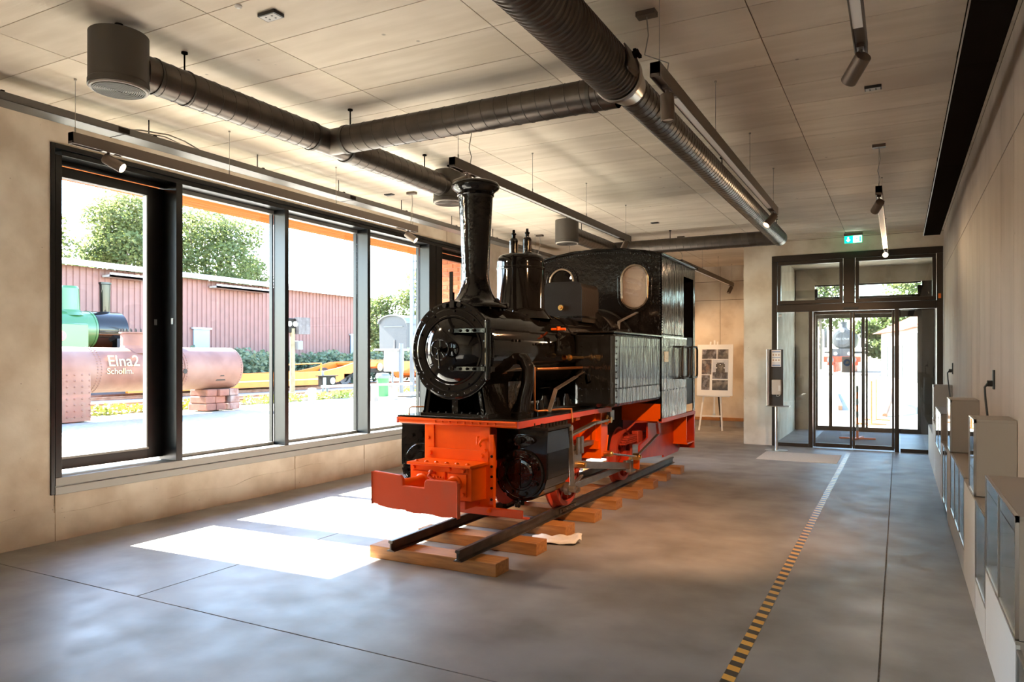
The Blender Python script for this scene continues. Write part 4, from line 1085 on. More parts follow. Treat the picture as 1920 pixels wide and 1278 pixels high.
track(-5.54,11.2,15.7,'far track light at the window side behind the locomotive',(11.3,12.8,14.2,15.6),[(11.4,300,50,0),(15.3,30,40,75,(1,.62,.34),90)],canopy=(-5.489,11.382))

# exit sign
m_green = emit('exit_green', (.0,.30,.13), 1.6); m_exw = emit('exit_white', (.92,1,.96), 2.2)
ex = thing('exit_sign', (-.685,13.6,3.53), 'lit green emergency exit sign with arrow and running figure', 'exit sign')
MB().bx(-.83,-.54,13.57,13.63,3.655,3.70).build('sign_housing', m_track, ex, bev=.003)
MB().bx(-.82,-.55,13.59,13.61,3.535,3.655).build('sign_panel', m_green, ex)
yy = 13.589
MB().bx(-.686,-.558,yy,yy+.001,3.541,3.649).build('white_field', m_exw, ex)
MB().prism([(-.772,3.635),(-.752,3.635),(-.752,3.59),(-.728,3.59),(-.762,3.553),(-.796,3.59),(-.772,3.59)],'y',yy-.001,yy+.001).build('arrow', m_exw, ex)
rm = MB().cyl((-.622,yy-.002,3.634),(-.622,yy,3.634),.009,n=14)
for p, q, w_ in (((-.626,3.622),(-.632,3.592),.016),((-.63,3.618),(-.605,3.606),.007),((-.628,3.618),(-.65,3.608),.007),((-.65,3.608),(-.652,3.594),.007),((-.63,3.594),(-.612,3.578),.009),((-.612,3.578),(-.612,3.555),.009),((-.634,3.594),(-.64,3.572),.009),((-.64,3.572),(-.662,3.566),.009)):
    rm.bar((p[0],yy-.001,p[1]),(q[0],yy-.001,q[1]),.002,w_,up=(0,0,1)) if abs(p[0]-q[0]) > .004 else rm.bx(p[0]-w_/2,p[0]+w_/2,yy-.002,yy,min(p[1],q[1]),max(p[1],q[1]))
rm.bx(-.592,-.567,yy-.002,yy,3.548,3.642)
rm.build('running_figure', m_green, ex)

# small ceiling devices
def dev(x, y, lab, sz=.06, slots=True):
    o = thing('ceiling_socket', (x,y,CZ-.02), lab, 'ceiling device')
    MB().bx(x-sz,x+sz,y-sz*.62,y+sz*.62,CZ-.022,CZ).build('cover_plate', m_blackpl, o, bev=.003)
    b = MB().bx(x-sz*.85,x+sz*.85,y-sz*.5,y+sz*.5,CZ-.0235,CZ-.0215); b.build('inlay', M('grey_inlay', (.45,.42,.40), None, .5), o)
    b = MB()
    for i in (-1,1):
        for j in (-1,1): b.cyl((x+i*sz*.35,y+j*sz*.22,CZ-.0255),(x+i*sz*.35,y+j*sz*.22,CZ-.023),.007,n=10)
    b.build('sensor_holes', m_blackpl, o, kind='stuff')
dev(-3.427,3.288,'square four-hole ceiling socket left of the big drum duct',.07)
dev(-.181,6.375,'four-hole ceiling socket right of the nearest spotlight',.06)
tag(MB().cyl((-3.52,3.12,CZ-.008),(-3.52,3.12,CZ),.022,n=18).lathe([(.022,-.008),(.012,-.016),(0,-.018)],(-3.52,3.12,CZ),(0,0,1),16).build('ceiling_sensor',m_white),'tiny round white sensor beside the square ceiling socket','ceiling device')
for x,y,lab in ((-5.852,7.641,'small black slot plate on the ceiling near the window end'),(-3.391,11.195,'small black slot plate on the ceiling above the cab')):
    tag(MB().bx(x-.06,x+.06,y-.035,y+.035,CZ-.012,CZ).bx(x-.05,x+.05,y-.025,y+.025,CZ-.016,CZ-.011).build('ceiling_plate',m_blackpl),lab,'ceiling device')

# ================================================================ DISPLAY CASES
CF = .42
def case(y0, y1, z0, z1, n, label):
    c = thing('display_case', ((CF+.65)/2,(y0+y1)/2,z0), label, 'display case', 'wall display cases')
    t = .018
    MB().bx(CF+.012,.648,y0,y0+t,z0,z1).build('side_panel', m_caseside, c, bev=.002)
    MB().bx(CF+.012,.648,y1-t,y1,z0,z1).build('side_panel', m_caseside, c, bev=.002)
    MB().bx(CF+.012,.648,y0,y1,z1,z1+t).build('top_panel', m_caseside, c, bev=.002)
    MB().bx(CF+.012,.648,y0+t,y1-t,z0,z0+t).build('bottom_panel', m_white, c)
    MB().bx(.63,.648,y0+t,y1-t,z0+t,z1).build('back_panel', m_casedark, c)
    L = (y1-y0)/n
    for k in range(n):
        g = MB().bx(CF+.002,CF+.008,y0+k*L+.004,y0+(k+1)*L-.004,z0+.004,z1+t-.004).build('glass_front', m_glass_c, c)
        a, b = y0+k*L, y0+(k+1)*L
        e = MB().bx(CF-.002,CF+.012,a,a+.008,z0,z1+t).bx(CF-.002,CF+.012,b-.008,b,z0,z1+t).bx(CF-.002,CF+.012,a,b,z0-.004,z0+.008).bx(CF-.002,CF+.012,a,b,z1+t-.008,z1+t)
        e.build('edge_profile', m_chrome, g)
        # printed boards inside
        for q in range(max(1, int(L/.3))):
            yy = a+.05+q*.3
            MB().bx(.612,.628,yy,min(yy+.24,b-.05),z0+.09,z1-.06).build('exhibit_board', M('exhibit_print',(.55,.50,.46),(.20,.18,.18),.6,nscale=7), c)
    MB().bx(CF,CF+.014,y0+.0,y0+.014,z1-.008,z1+t).build('corner_block', m_blackpl, c)
    return c
def plinth(y0, y1, z1, label, mat=None):
    p = thing('plinth', ((CF+.65)/2,(y0+y1)/2,0), label, 'plinth', 'white case plinths')
    MB().bx(CF,CF+.016,y0,y1,0,z1).build('front_board', m_white, p)
    MB().bx(CF+.016,.648,y0,y0+.018,0,z1).build('end_board', m_caseside, p)
    MB().bx(CF+.016,.648,y1-.018,y1,0,z1).build('end_board', m_caseside, p)
    MB().bx(CF,.648,y0,y1,z1-.0,z1+.014).build('top_board', m_caseside, p)
    return p
case(2.3,3.56,.03,.405,2,'low glass case nearest the viewer, cut by the picture corner')
case(3.60,4.78,.445,.935,2,'raised double glass case second from the viewer')
plinth(3.60,4.78,.427,'white plinth under the raised double case nearest the viewer')
case(4.80,5.40,.225,.70,1,'low single glass case right behind the raised double case')
plinth(4.80,5.40,.207,'short white plinth under the low single case')
plinth(5.42,6.28,.70,'white plinth carrying the tall narrow case below the nearer socket')
case(5.48,5.86,.72,1.19,1,'tall narrow case on the plinth below the nearer wall socket')
case(6.30,7.90,.20,.70,3,'long low case with three panes, midway along the right wall')
plinth(6.30,7.90,.182,'long low plinth under the three-pane case')
plinth(7.92,8.42,.70,'narrow plinth carrying the brown-sided upright case')
case(7.92,8.42,.72,1.19,1,'brown-sided upright case standing below the farther wall socket')
case(8.44,9.32,.06,.64,2,'case reaching almost to the floor beyond the upright case')
plinth(9.34,9.64,.64,'small blank white block between two farther cases')
case(9.66,11.06,.485,.94,2,'raised case with two panes beyond the low case')
plinth(9.66,11.06,.467,'white plinth under the farther raised two-pane case')
plinth(11.08,11.68,.70,'blank white plinth before the last upright case')
plinth(11.70,12.05,.72,'plinth under the last upright case near the doors')
case(11.70,12.05,.74,1.2,1,'last narrow upright case near the entrance doors')
plinth(12.07,13.7,.50,'low white end block nearest the entrance doors')
def socket(y, z, lab, zl):
    s_ = thing('wall_socket', (.64,y,z), lab, 'wall socket', 'sockets with black cables')
    MB().bx(.636,.65,y-.04,y+.04,z-.075,z+.075).build('socket_plate', m_blackpl, s_, bev=.004)
    MB().cyl((.636,y,z-.03),(.60,y,z-.03),.024,n=14).build('plug', m_blackpl, s_)
    MB().tube([(.605,y,z-.03),(.585,y,z-.06),(.59,y,z-.15),(.615,y,z-.4),(.625,y,zl)],.008,8).build('cable', m_blackpl, s_)
socket(6.716,1.43,'black wall socket and cable above the tall narrow case',.72)
socket(11.637,1.45,'black wall socket and cable above the farther plinth',.72)

# ================================================================ FLOOR ITEMS
def tape_mat():
    m = bpy.data.materials.new('hazard_tape'); m.use_nodes = True
    t = m.node_tree; N = t.nodes; L = t.links; b = N['Principled BSDF']
    g = N.new('ShaderNodeNewGeometry'); sx = N.new('ShaderNodeSeparateXYZ'); L.new(g.outputs['Position'], sx.inputs[0])
    a = N.new('ShaderNodeMath'); a.operation = 'MULTIPLY_ADD'; a.inputs[1].default_value = .35; L.new(sx.outputs['X'], a.inputs[0]); L.new(sx.outputs['Y'], a.inputs[2])
    d = N.new('ShaderNodeMath'); d.operation = 'DIVIDE'; d.inputs[1].default_value = .125; L.new(a.outputs[0], d.inputs[0])
    f = N.new('ShaderNodeMath'); f.operation = 'FRACT'; L.new(d.outputs[0], f.inputs[0])
    c = N.new('ShaderNodeMath'); c.operation = 'GREATER_THAN'; c.inputs[1].default_value = .5; L.new(f.outputs[0], c.inputs[0])
    mx = N.new('ShaderNodeMix'); mx.data_type = 'RGBA'; mx.inputs[6].default_value = (.03,.026,.022,1); mx.inputs[7].default_value = (.72,.38,.05,1)
    L.new(c.outputs[0], mx.inputs[0]); L.new(mx.outputs[2], b.inputs['Base Color']); b.inputs['Roughness'].default_value = .35
    return m
tag(MB().bx(-.785,-.72,-1,13.5,.0,.0012).build('floor_tape',tape_mat()),'yellow and black striped safety tape along the floor','tape')
tag(MB().bx(-2.0,-.83,12.0,13.04,0,.007).build('entrance_mat',m_mat,bev=.003),'light grey rectangular mat in front of the doors','mat')
# hand sanitiser stand
hs = thing('sanitiser_stand', (-1.87,13.25,0), 'floor-standing hand sanitiser dispenser beside the entrance doors', 'sanitiser stand')
MB().lathe([(0,0),(.19,0),(.19,.01),(.03,.014),(0,.014)], (-1.87,13.25,0), (0,0,1), 40).build('base_plate', m_chrome, hs)
MB().cyl((-1.87,13.25,.01),(-1.87,13.25,.76),.028,n=20).build('pole', m_chrome, hs)
MB().bx(-2.03,-1.65,13.12,13.36,.76,.772).build('drip_tray', m_chrome, hs, bev=.003)
MB().bx(-1.985,-1.765,13.30,13.33,.772,1.74).build('back_panel', m_blackpl, hs, bev=.003)
MB().bx(-2.03,-1.986,13.24,13.34,.772,1.745).build('side_profile', m_chrome, hs, bev=.004)
ds = MB().bx(-1.94,-1.79,13.20,13.30,.96,1.22).build('dispenser', m_caseside, hs, bev=.012)
MB().bx(-1.83,-1.795,13.195,13.2,1.03,1.12).build('dispenser_window', m_casedark, ds)
MB().tube([(-1.86,13.22,.96),(-1.86,13.18,.94),(-1.82,13.17,.94),(-1.80,13.2,.96)],.006,6).build('press_lever', m_chrome, ds)
ps = MB().bx(-1.955,-1.80,13.295,13.30,1.44,1.73).build('instruction_sheet', m_white, hs)
m_blueprint = M('blue_print', (.22,.28,.42), None, .5); m_skinp = M('brown_print', (.40,.25,.16), None, .5)
for zz, hh in ((1.70,.022),(1.60,.012),(1.505,.010),(1.465,.03)): MB().bx(-1.945,-1.81,13.293,13.295,zz-hh/2,zz+hh/2).build('print_line', m_blueprint, ps)
for i in range(3):
    for zz in (1.645,1.555): MB().cyl((-1.925+.045*i,13.293,zz),(-1.925+.045*i,13.295,zz),.014,n=10).build('print_picture', m_skinp, ps)
# easel with picture board
ea = thing('easel', (-3.6,16.35,0), 'white tripod easel standing in the niche', 'easel')
m_ewhite = M('easel_white', (.80,.77,.73), None, .4)
for x0, x1, y0, y1, z1, nm in ((-3.90,-3.70,16.17,16.42,1.95,'front_leg'),(-3.40,-3.55,16.18,16.42,1.95,'front_leg')):
    MB().bar((x0,y0,0),(x1,y1,z1),.035,.022,up=(0,1,0)).build('leg', m_ewhite, ea)
MB().bar((-3.62,16.40,.30),(-3.62,16.44,1.98),.035,.022,up=(0,1,0)).build('leg', m_ewhite, ea)
MB().bar((-3.60,17.05,0),(-3.62,16.46,1.6),.035,.022,up=(0,1,0)).build('rear_leg', m_dframe, ea)
MB().bar((-3.88,16.21,.32),(-3.42,16.21,.32),.022,.03).build('cross_bar', m_ewhite, ea)
MB().bx(-3.65,-3.59,16.38,16.42,.28,.36).build('clip', m_chrome, ea)
MB().bx(-3.95,-3.25,16.20,16.26,.74,.765).build('shelf', m_ewhite, ea)
bo = thing('picture_board', (-3.575,16.22,.765), 'white board with six dark locomotive photographs on the easel', 'picture board')
def bd_(u, v, w): return (-3.955+.77*u-.03*(1-v)*0, 16.20+.10*v-w, .765+1.12*v)
def bq(u0,u1,v0,v1,w0,w1): 
    vs=[bd_(u0,v0,w0),bd_(u1,v0,w0),bd_(u1,v1,w0),bd_(u0,v1,w0),bd_(u0,v0,w1),bd_(u1,v0,w1),bd_(u1,v1,w1),bd_(u0,v1,w1)]
    return MB().add(vs,[(0,3,2,1),(4,5,6,7),(0,1,5,4),(1,2,6,5),(2,3,7,6),(3,0,4,7)])
bq(0,1,0,1,0,.02).build('board', m_ewhite, bo)
m_ph = [M('photo_print_%d'%k, c1, c2, .45, nscale=s_, lo=.45, hi=.6, c3=c3, n3=9) for k,(c1,c2,s_,c3) in enumerate((((.045,.035,.03),(.14,.11,.09),14,(.35,.32,.34)),((.05,.038,.03),(.13,.10,.07),10,(.3,.25,.2)),((.06,.045,.04),(.2,.12,.08),16,(.33,.30,.28))))]
for k,(u0,u1,v0,v1) in enumerate(((.13,.54,.72,.905),(.565,.87,.72,.905),(.13,.405,.415,.705),(.13,.36,.11,.40),(.43,.87,.11,.305))):
    bq(u0,u1,v0,v1,.02,.023).build('photo', m_ph[k%3], bo)
ph = bq(.43,.87,.325,.705,.02,.023).build('photo', M('photo_sky',(.55,.55,.58),(.42,.42,.46),.45,nscale=6), bo)
bq(.44,.86,.335,.46,.023,.024).build('photo_track', m_ph[0], ph); bq(.53,.78,.44,.62,.023,.025).build('photo_engine', m_ph[1], ph); bq(.56,.75,.62,.645,.023,.025).build('photo_engine_top', m_ph[0], ph)
for u in (.545,.765,.65): bq(u-.018,u+.018,.535 if u!=.65 else .60,.555 if u!=.65 else .617,.025,.026).build('photo_lamp', m_white, ph)
# ================================================================ OUTDOORS
m_gravel = M('pale_gravel', (.30,.28,.25), (.20,.19,.175), .95, nscale=9, world=True, bump=.4, bscale=60, c3=(.19,.19,.13), n3=.12)
m_ballast = M('ballast', (.20,.17,.15), (.33,.29,.26), .95, nscale=14, world=True)
m_rustrail = M('rusty_rail', (.22,.10,.055), (.30,.17,.11), .7, nscale=4, metal=.3)
m_shed = M('brown_cladding', (.185,.085,.073), (.16,.075,.063), .55, nscale=2)
m_owhite = M('outdoor_white', (.36,.37,.38), None, .6)
m_shedroof = M('shed_roof', (.38,.36,.34), None, .6)
m_doorblue = M('blue_grey_door', (.20,.26,.33), None, .5)
m_rust = M('rusty_boiler', (.165,.072,.05), (.12,.048,.032), .6, nscale=2.2, bump=.1, bscale=15, c3=(.19,.105,.08), n3=.8)
m_rust_d = M('dark_hole', (.02,.015,.012), None, .8)
m_yelp = M('cream_paint', (.70,.55,.22), None, .6)
m_soffit = M('soffit_wood', (.24,.080,.026), (.19,.060,.018), .9, spec=0, nscale=4, stretch=(8,.5,1), rnd=.12)
m_brick = M('red_brick', (.34,.09,.03), (.26,.065,.022), .8, nscale=12, rnd=.16, bump=.2, bscale=40)
m_mortar = M('mortar', (.40,.29,.21), None, .9)
m_yel = M('wagon_orange', (.56,.15,.006), (.50,.13,.006), .45, nscale=3)
m_gloco = M('green_paint', (.03,.10,.032), None, .35, coat=.3)
def leafmat(name, c1, c2, c3, tr):
    m = M(name, c1, c2, .6, nscale=.8, detail=3, c3=c3, n3=.5)
    t = m.node_tree; N = t.nodes; L = t.links
    b = N['Principled BSDF']; out = [n for n in N if n.type == 'OUTPUT_MATERIAL'][0]
    tl = N.new('ShaderNodeBsdfTranslucent'); mx = N.new('ShaderNodeMixShader'); mx.inputs[0].default_value = tr
    src = b.inputs['Base Color'].links[0].from_socket
    L.new(src, tl.inputs[0]); L.new(b.outputs[0], mx.inputs[1]); L.new(tl.outputs[0], mx.inputs[2]); L.new(mx.outputs[0], out.inputs[0])
    return m
m_leaf = leafmat('leaf_green', (.115,.145,.042), (.065,.095,.034), (.17,.185,.065), .5)
m_leaf2 = leafmat('hedge_green', (.13,.18,.10), (.085,.13,.075), (.165,.20,.11), .35)
m_weed = M('weed_yellow_green', (.42,.42,.08), (.25,.32,.08), .7, nscale=3)
m_bark = M('bark', (.16,.12,.09), None, .9)
m_lgrey = M('galvanised_paint', (.10,.108,.118), None, .5)
m_dgrey = M('dark_grey_wagon', (.035,.037,.043), None, .5)
m_green = M('bin_green', (.03,.16,.04), None, .5)
m_conc_o = M('outdoor_concrete', (.22,.19,.165), (.16,.14,.12), .9, nscale=5)

gd = MB()
NX, NY = 44, 48
vs = []; fs = []
for i in range(NX+1):
    for j in range(NY+1):
        x = -140+ (200*i/NX); y = -50 + 240*j/NY
        vs.append((x,y,-.03 if (abs(x) < 40 and y < 60) else -.03+.35*max(0,(y-40)/100)))
for i in range(NX):
    for j in range(NY): fs.append((i*(NY+1)+j,(i+1)*(NY+1)+j,(i+1)*(NY+1)+j+1,i*(NY+1)+j+1))
g_ = gd.add(vs,fs).build('ground', m_gravel, loc=(0,0,-.03)); struct(g_, 'sunlit pale gravel yard around the building')
# the floor slab of the hall hides the ground inside the walls: cut by sinking it there
for v in g_.data.vertices:
    if -7.0 < v.co.x < 1.6 and -9 < v.co.y < 18: v.co.z -= .4

# eaves: boarded soffit and fascia
so = MB().bx(-8.35,-6.95,-8.4,12.9,3.64,3.9).build('trim_1', m_dframe); struct(so, 'roof eave above the long window')
k = 0; x = -8.34
first = None
while x < -6.97:
    MB().bx(x,x+.145,-8.4,12.9,3.60,3.64).build('soffit_board', m_soffit, so); x += .15
rf = MB().bx(-8.4,1.4,-8.6,18.0,4.1,4.3).build('roof', m_shedroof); struct(rf, 'flat roof of the hall')
# brick return wall outside the last window
bw = MB().bx(-8.2,-6.96,12.012,12.3,0,3.6).build('brick_wall', m_mortar, loc=(-7.9,12.1,0)); struct(bw, 'orange brick wall outside the last window pane')
proto = None; rest = MB()
for r_ in range(43):
    for c_ in range(9):
        x0 = -8.9+.25*c_+(.12 if r_ % 2 else 0); z0 = .01+.0833*r_
        x1 = min(x0+.238, -6.96)
        if x0 < -8.2: continue
        if x1-x0 < .2 or z0 < 1.3 or x0 > -7.15:
            if x1 > x0+.03: rest.bx(x0,x1,12.0,12.02,z0,z0+.071)
            continue
        if proto is None:
            proto = MB().bx(x0,x0+.238,12.0-.004,12.02,z0,z0+.071).build('brick', m_brick, bw); P0 = (x0,z0)
        else:
            o = proto.copy(); COL.objects.link(o); o.location = (x0-P0[0], random.uniform(-.004,.002), z0-P0[1])
rest.build('lower_bricks', m_brick, bw, kind='stuff')

# ---------------------------------------------------------------- shed
shd = thing('storage_shed', (-33,28,0), 'long shed clad in brown corrugated metal beyond the tracks', 'shed')
q = []
y = 2.0; px_ = []
while y < 40.6:
    px_ += [(y,0),(y+.17,0),(y+.20,.05),(y+.27,.05),(y+.30,0)]; y += .30
vs = []; fs = []
def shx(yy): return -33.0
for yy, dd in px_:
    vs += [(shx(yy)+dd, yy, 0), (shx(yy)+dd, yy, 5.75)]
for i in range(len(px_)-1): fs.append((2*i,2*i+1,2*i+3,2*i+2))
MB().add(vs,fs).build('corrugated_wall', m_shed, shd)
MB().bx(-38.5,-33.02,2,40.6,0,5.7).build('shed_body', m_shed, shd)
MB().prism([(-32.4,5.72),(-32.4,5.88),(-38.8,6.85),(-38.8,6.65)],'y',1.5,41.0).build('shed_roof', m_shedroof, shd)
for a, b in ((21.2,23.4),(27.2,31.0)):
    MB().bx(-32.9,-32.3,a,b,5.35,5.45).bx(-32.35,-32.3,a,b,5.35,5.55).build('gutter_box', m_shedroof, shd)
for a in (26.2,38.7):
    dd = MB().bx(-32.94,-32.88,a,a+1.0,.9,3.1).build('shed_door', m_doorblue, shd)
    MB().bx(-32.95,-32.80,a-.1,a+1.1,3.1,3.2).build('door_canopy', m_shedroof, dd)
    MB().bx(-32.88,-32.84,a+.08,a+.14,1.7,1.85).build('door_handle', m_blackpl, dd)

# ---------------------------------------------------------------- foliage helpers
def leaves(mb, blobs, n, size, flat=.6):
    tot = sum(b[3]*b[3] for b in blobs)
    for (bx_, by_, bz_, br, sq) in [(b[0],b[1],b[2],b[3],b[4] if len(b) > 4 else 1) for b in blobs]:
        m_ = int(n*br*br/tot)
        for _ in range(m_):
            while True:
                dx, dy, dz = random.uniform(-1,1), random.uniform(-1,1), random.uniform(-1,1)
                r2 = dx*dx+dy*dy+dz*dz
                if .2 < r2 < 1: break
            c = V(bx_+dx*br, by_+dy*br, bz_+dz*br*sq)
            u = V(random.gauss(0,1),random.gauss(0,1),random.gauss(0,flat)).normalized()
            w_ = u.cross(V(random.gauss(0,1),random.gauss(0,1),random.gauss(0,1))).normalized()
            s_ = size*random.uniform(.6,1.3)
            mb.add([c-u*s_*.5, c+w_*s_*.3, c+u*s_*.5, c-w_*s_*.3], [(0,1,2,3)])
def tree(x, y, h, r, n, size, lab, trunk=.25, seed=0, z0=0, low=.38):
    random.seed(seed+3)
    t = thing('tree', (x,y,z0), lab, 'tree', 'trees beyond the yard')
    tb = MB().tube([(x,y,z0),(x+.1,y,z0+h*.25),(x-.1,y+.1,z0+h*.5),(x,y,z0+h*.8)],[trunk,trunk*.8,trunk*.55,trunk*.2],8)
    blobs = []
    for k in range(11):
        a = random.uniform(0,2*PI); rr = r*random.uniform(.2,.75); zz = z0+h*random.uniform(low,.92)
        rr *= 1.0-.45*max(0,(zz-z0)/h-.6)/.4
        bx_, by_ = x+rr*math.cos(a), y+rr*math.sin(a)
        blobs.append((bx_,by_,zz,r*random.uniform(.28,.45),.8))
        tb.tube([(x,y,z0+h*.35),((x+bx_)/2,(y+by_)/2,(z0+h*.4+zz)/2),(bx_,by_,zz)],[trunk*.4,trunk*.25,.04],6)
    blobs.append((x,y,z0+h*.88,r*.35,.8)); blobs.append((x,y,z0+h*.6,r*.6,.9))
    tb.build('trunk', m_bark, t)
    mb = MB(); leaves(mb, blobs, n, size); mb.build('foliage', m_leaf, t, fixn=False, kind='stuff')
    random.seed(11)
tree(-45,30.2,12.6,4.2,14000,.26,'leafy tree showing in the leftmost pane above the shed roof',seed=1)
tree(-46,25.0,10.5,3.5,8000,.26,'lower tree at the left edge of the leftmost pane',seed=2)
tree(-44,36.0,12.8,5.0,16000,.26,'broad tree rising beside the dark post in the second pane',seed=3)
tree(-46,42.0,10.2,3.2,7000,.26,'smaller tree at the right end of the shed roof in the second pane',seed=4)
tree(-61,77,9.5,5.0,10000,.42,'pale green tree behind the dark goods wagon',low=.1,seed=5)
tree(-56.4,80,13.5,5.5,12000,.40,'tall tree behind the lattice mast',low=.1,seed=6)
tree(-66,80,10,5.0,6000,.42,'low tree left of the dark goods wagon',seed=7)
tree(-8.5,96,17,7,9000,.5,'tall tree behind the black engine beyond the doors',seed=8)
tree(3.0,106,18,8.5,9000,.5,'big tree above the pavilion roof beyond the doors',seed=9)
tree(-1.2,80,7,3.2,7000,.4,'low dense bush tree between the engine and the pavilion',seed=12,low=.12)
tree(-10.5,84,6.5,3.0,5000,.4,'low bush left of the large engine beyond the doors',seed=13,low=.12)
tree(-24,90,14,7,6000,.5,'tree at the left end of the view through the doors',seed=10)
# hedge strip in front of the shed
hd = thing('hedge', (-30.4,33,0), 'grey green creeping hedge along the foot of the shed', 'hedge')
mb = MB(); random.seed(5)
blobs = [(-30.4+random.uniform(-.7,.7), 21.5+.5*k, 1.0+random.uniform(-.15,.25), random.uniform(.8,1.15), .9) for k in range(46)]
leaves(mb, blobs, 22000, .24); mb.build('foliage', m_leaf2, hd, fixn=False, kind='stuff')
wd = thing('weeds', (-19.6,14,0), 'yellow green weeds growing along the near rails', 'weeds', kind='stuff')
mb = MB()
blobs = [(-19.78+random.uniform(-.15,.12), 10.5+.42*k, .12, random.uniform(.2,.34), .6) for k in range(42) if k % 7 != 3]
leaves(mb, blobs, 3500, .13); mb.build('foliage', m_weed, wd, fixn=False, kind='stuff')

# ---------------------------------------------------------------- yard tracks
def yard_rail(x, lab):
    t = thing('yard_rail', (x,20,0), lab, 'rail', 'rails of the yard tracks')
    MB().prism([(x-.07,0),(x+.07,0),(x+.07,.02),(x+.012,.04),(x+.012,.10),(x+.035,.115),(x+.035,.15),(x-.035,.15),(x-.035,.115),(x-.012,.10),(x-.012,.04),(x-.07,.02)],'y',-5,62).build('rail_bar', m_rustrail, t)
yard_rail(-20.75,'rusty yard rail closest to the window'); yard_rail(-22.2,'second rusty yard rail from the window')
yard_rail(-25.8,'rail under the near wheels of the orange wagon'); yard_rail(-27.24,'rail under the far wheels of the orange wagon')
bst = MB().bx(-23.2,-19.9,-5,62,-.03,.02).bx(-28.3,-24.6,-5,62,-.03,.02).build('track_bed', m_ballast); struct(bst,'dark ballast under the yard tracks')

# ---------------------------------------------------------------- rusty boiler on supports
bo_ = thing('scrap_boiler', (-18.6,13,0), 'rusty riveted locomotive boiler lying on supports outside', 'boiler')
BX, BZ, BR = -18.7, 1.27, .60
MB().lathe([(0,8.8),(BR,8.8),(BR,14.0),(BR+.012,14.0),(BR+.012,14.12),(BR+.03,14.12),(BR+.03,16.2),(BR-.02,16.25),(0,16.22)], (BX,0,BZ), (0,1,0), 48).build('boiler_barrel', m_rust, bo_)
fbx_ = MB().prism([(9.0,.0),(11.35,.0),(11.35,BZ),(9.0,BZ)],'x',BX-.62,BX+.62).build('firebox', m_rust, bo_)
bb_ = MB()
for i in range(9):
    for k in range(8): bb_.rivet((BX+.62,9.8+.19*i,.12+.15*k),(1,0,0),.03)
for k in range(22):
    a = -1.2+2.6*k/21
    for yy, rr in ((11.55,BR),(11.65,BR),(14.06,BR+.012),(14.2,BR+.03),(16.15,BR+.03)): bb_.rivet((BX+rr*math.cos(a),yy,BZ+rr*math.sin(a)),(math.cos(a),0,math.sin(a)),.025)
bb_.build('boiler_rivets', m_rust, bo_, kind='stuff')
MB().lathe([(.48,-.15),(.40,-.02),(.38,.06),(.38,.38),(.42,.39),(.42,.43),(0,.44)], (BX,13.02,BZ+BR), (0,0,1), 32).build('dome_ring', m_rust, bo_)
bb_ = MB()
for k in range(20):
    a = 2*PI*k/20; bb_.cyl((BX+.39*math.cos(a),13.02+.39*math.sin(a),BZ+BR+.43),(BX+.39*math.cos(a),13.02+.39*math.sin(a),BZ+BR+.52),.02,n=6)
bb_.build('dome_studs', m_rust_d, bo_, kind='stuff')
MB().lathe([(.30,-.12),(.2,-.02),(.17,.05),(.17,.33),(.13,.38),(0,.39)], (BX+.05,14.25,BZ+BR), (0,0,1), 24).build('small_dome', m_rust, bo_)
for (yy, a, r_) in ((9.55,.75,.10),(14.12,-.1,.07),(16.0,1.5,.08)):
    MB().cyl((BX+(BR+.02)*math.cos(a),yy,BZ+(BR+.02)*math.sin(a)),(BX+(BR+.035)*math.cos(a),yy,BZ+(BR+.035)*math.sin(a)),r_,n=16).build('boiler_hole', m_rust_d, bo_)
aa = -.62
MB().add([(BX+(BR+.035)*math.cos(aa),15.25,BZ+(BR+.035)*math.sin(aa)),(BX+(BR+.035)*math.cos(aa),15.62,BZ+(BR+.035)*math.sin(aa)),(BX+(BR+.035)*math.cos(aa+.3),15.5,BZ+(BR+.035)*math.sin(aa+.3)),(BX+(BR+.035)*math.cos(aa+.3),15.38,BZ+(BR+.035)*math.sin(aa+.3))],[(0,1,2,3)]).build('cut_opening', m_rust_d, bo_)
text('painted_name','Elna2',.42,m_yelp,(BX+BR+.012,12.25,BZ+.23),(math.radians(75),0,PI/2),bo_)
text('painted_place','Schollm.',.22,m_yelp,(BX+BR+.02,12.15,BZ-.03),(math.radians(88),0,PI/2),bo_)
sp = thing('stone_support', (BX+.1,15.6,0), 'crumbling red stone stack under the boiler end', 'support')
random.seed(4)
for r_ in range(3):
    for c_ in range(3):
        y0 = 15.05+.38*c_+random.uniform(-.05,.05); z0 = r_*.215
        MB().bx(BX-.35+random.uniform(-.08,.08),BX+.42+random.uniform(-.1,.1),y0,y0+.36,z0,z0+.21).build('stone', M('support_stone_%d%d'%(r_,c_),(.20+.02*(c_==2),.09+.07*(c_==2),.065+.08*(c_==2)),(.14,.06,.045),.9,nscale=5), sp, bev=.03)
# ---------------------------------------------------------------- green engine
ge = thing('green_engine', (-30,16,0), 'green tank engine with black smokebox parked before the shed', 'locomotive')
GX_, GZ = -30, 2.75
MB().lathe([(0,10),(.78,10),(.78,18.6),(.80,18.6),(.80,18.68),(.78,18.68)],(GX_,0,GZ),(0,1,0),40).build('boiler', m_gloco, ge)
MB().lathe([(.80,18.7),(.80,20.0),(.74,20.05),(.5,20.15),(0,20.2)],(GX_,0,GZ),(0,1,0),40).build('smokebox', m_black_s, ge)
MB().lathe([(.62,-.15),(.48,-.02),(.42,.08),(.38,.95),(.33,1.05),(0,1.08)],(GX_,17.9,GZ+.72),(0,0,1),28).build('steam_dome', m_gloco, ge)
MB().lathe([(.26,-.1),(.20,.05),(.22,1.2),(.25,1.22),(.25,1.3),(0,1.3)],(GX_,19.45,GZ+.75),(0,0,1),24).build('chimney', m_black_s, ge)
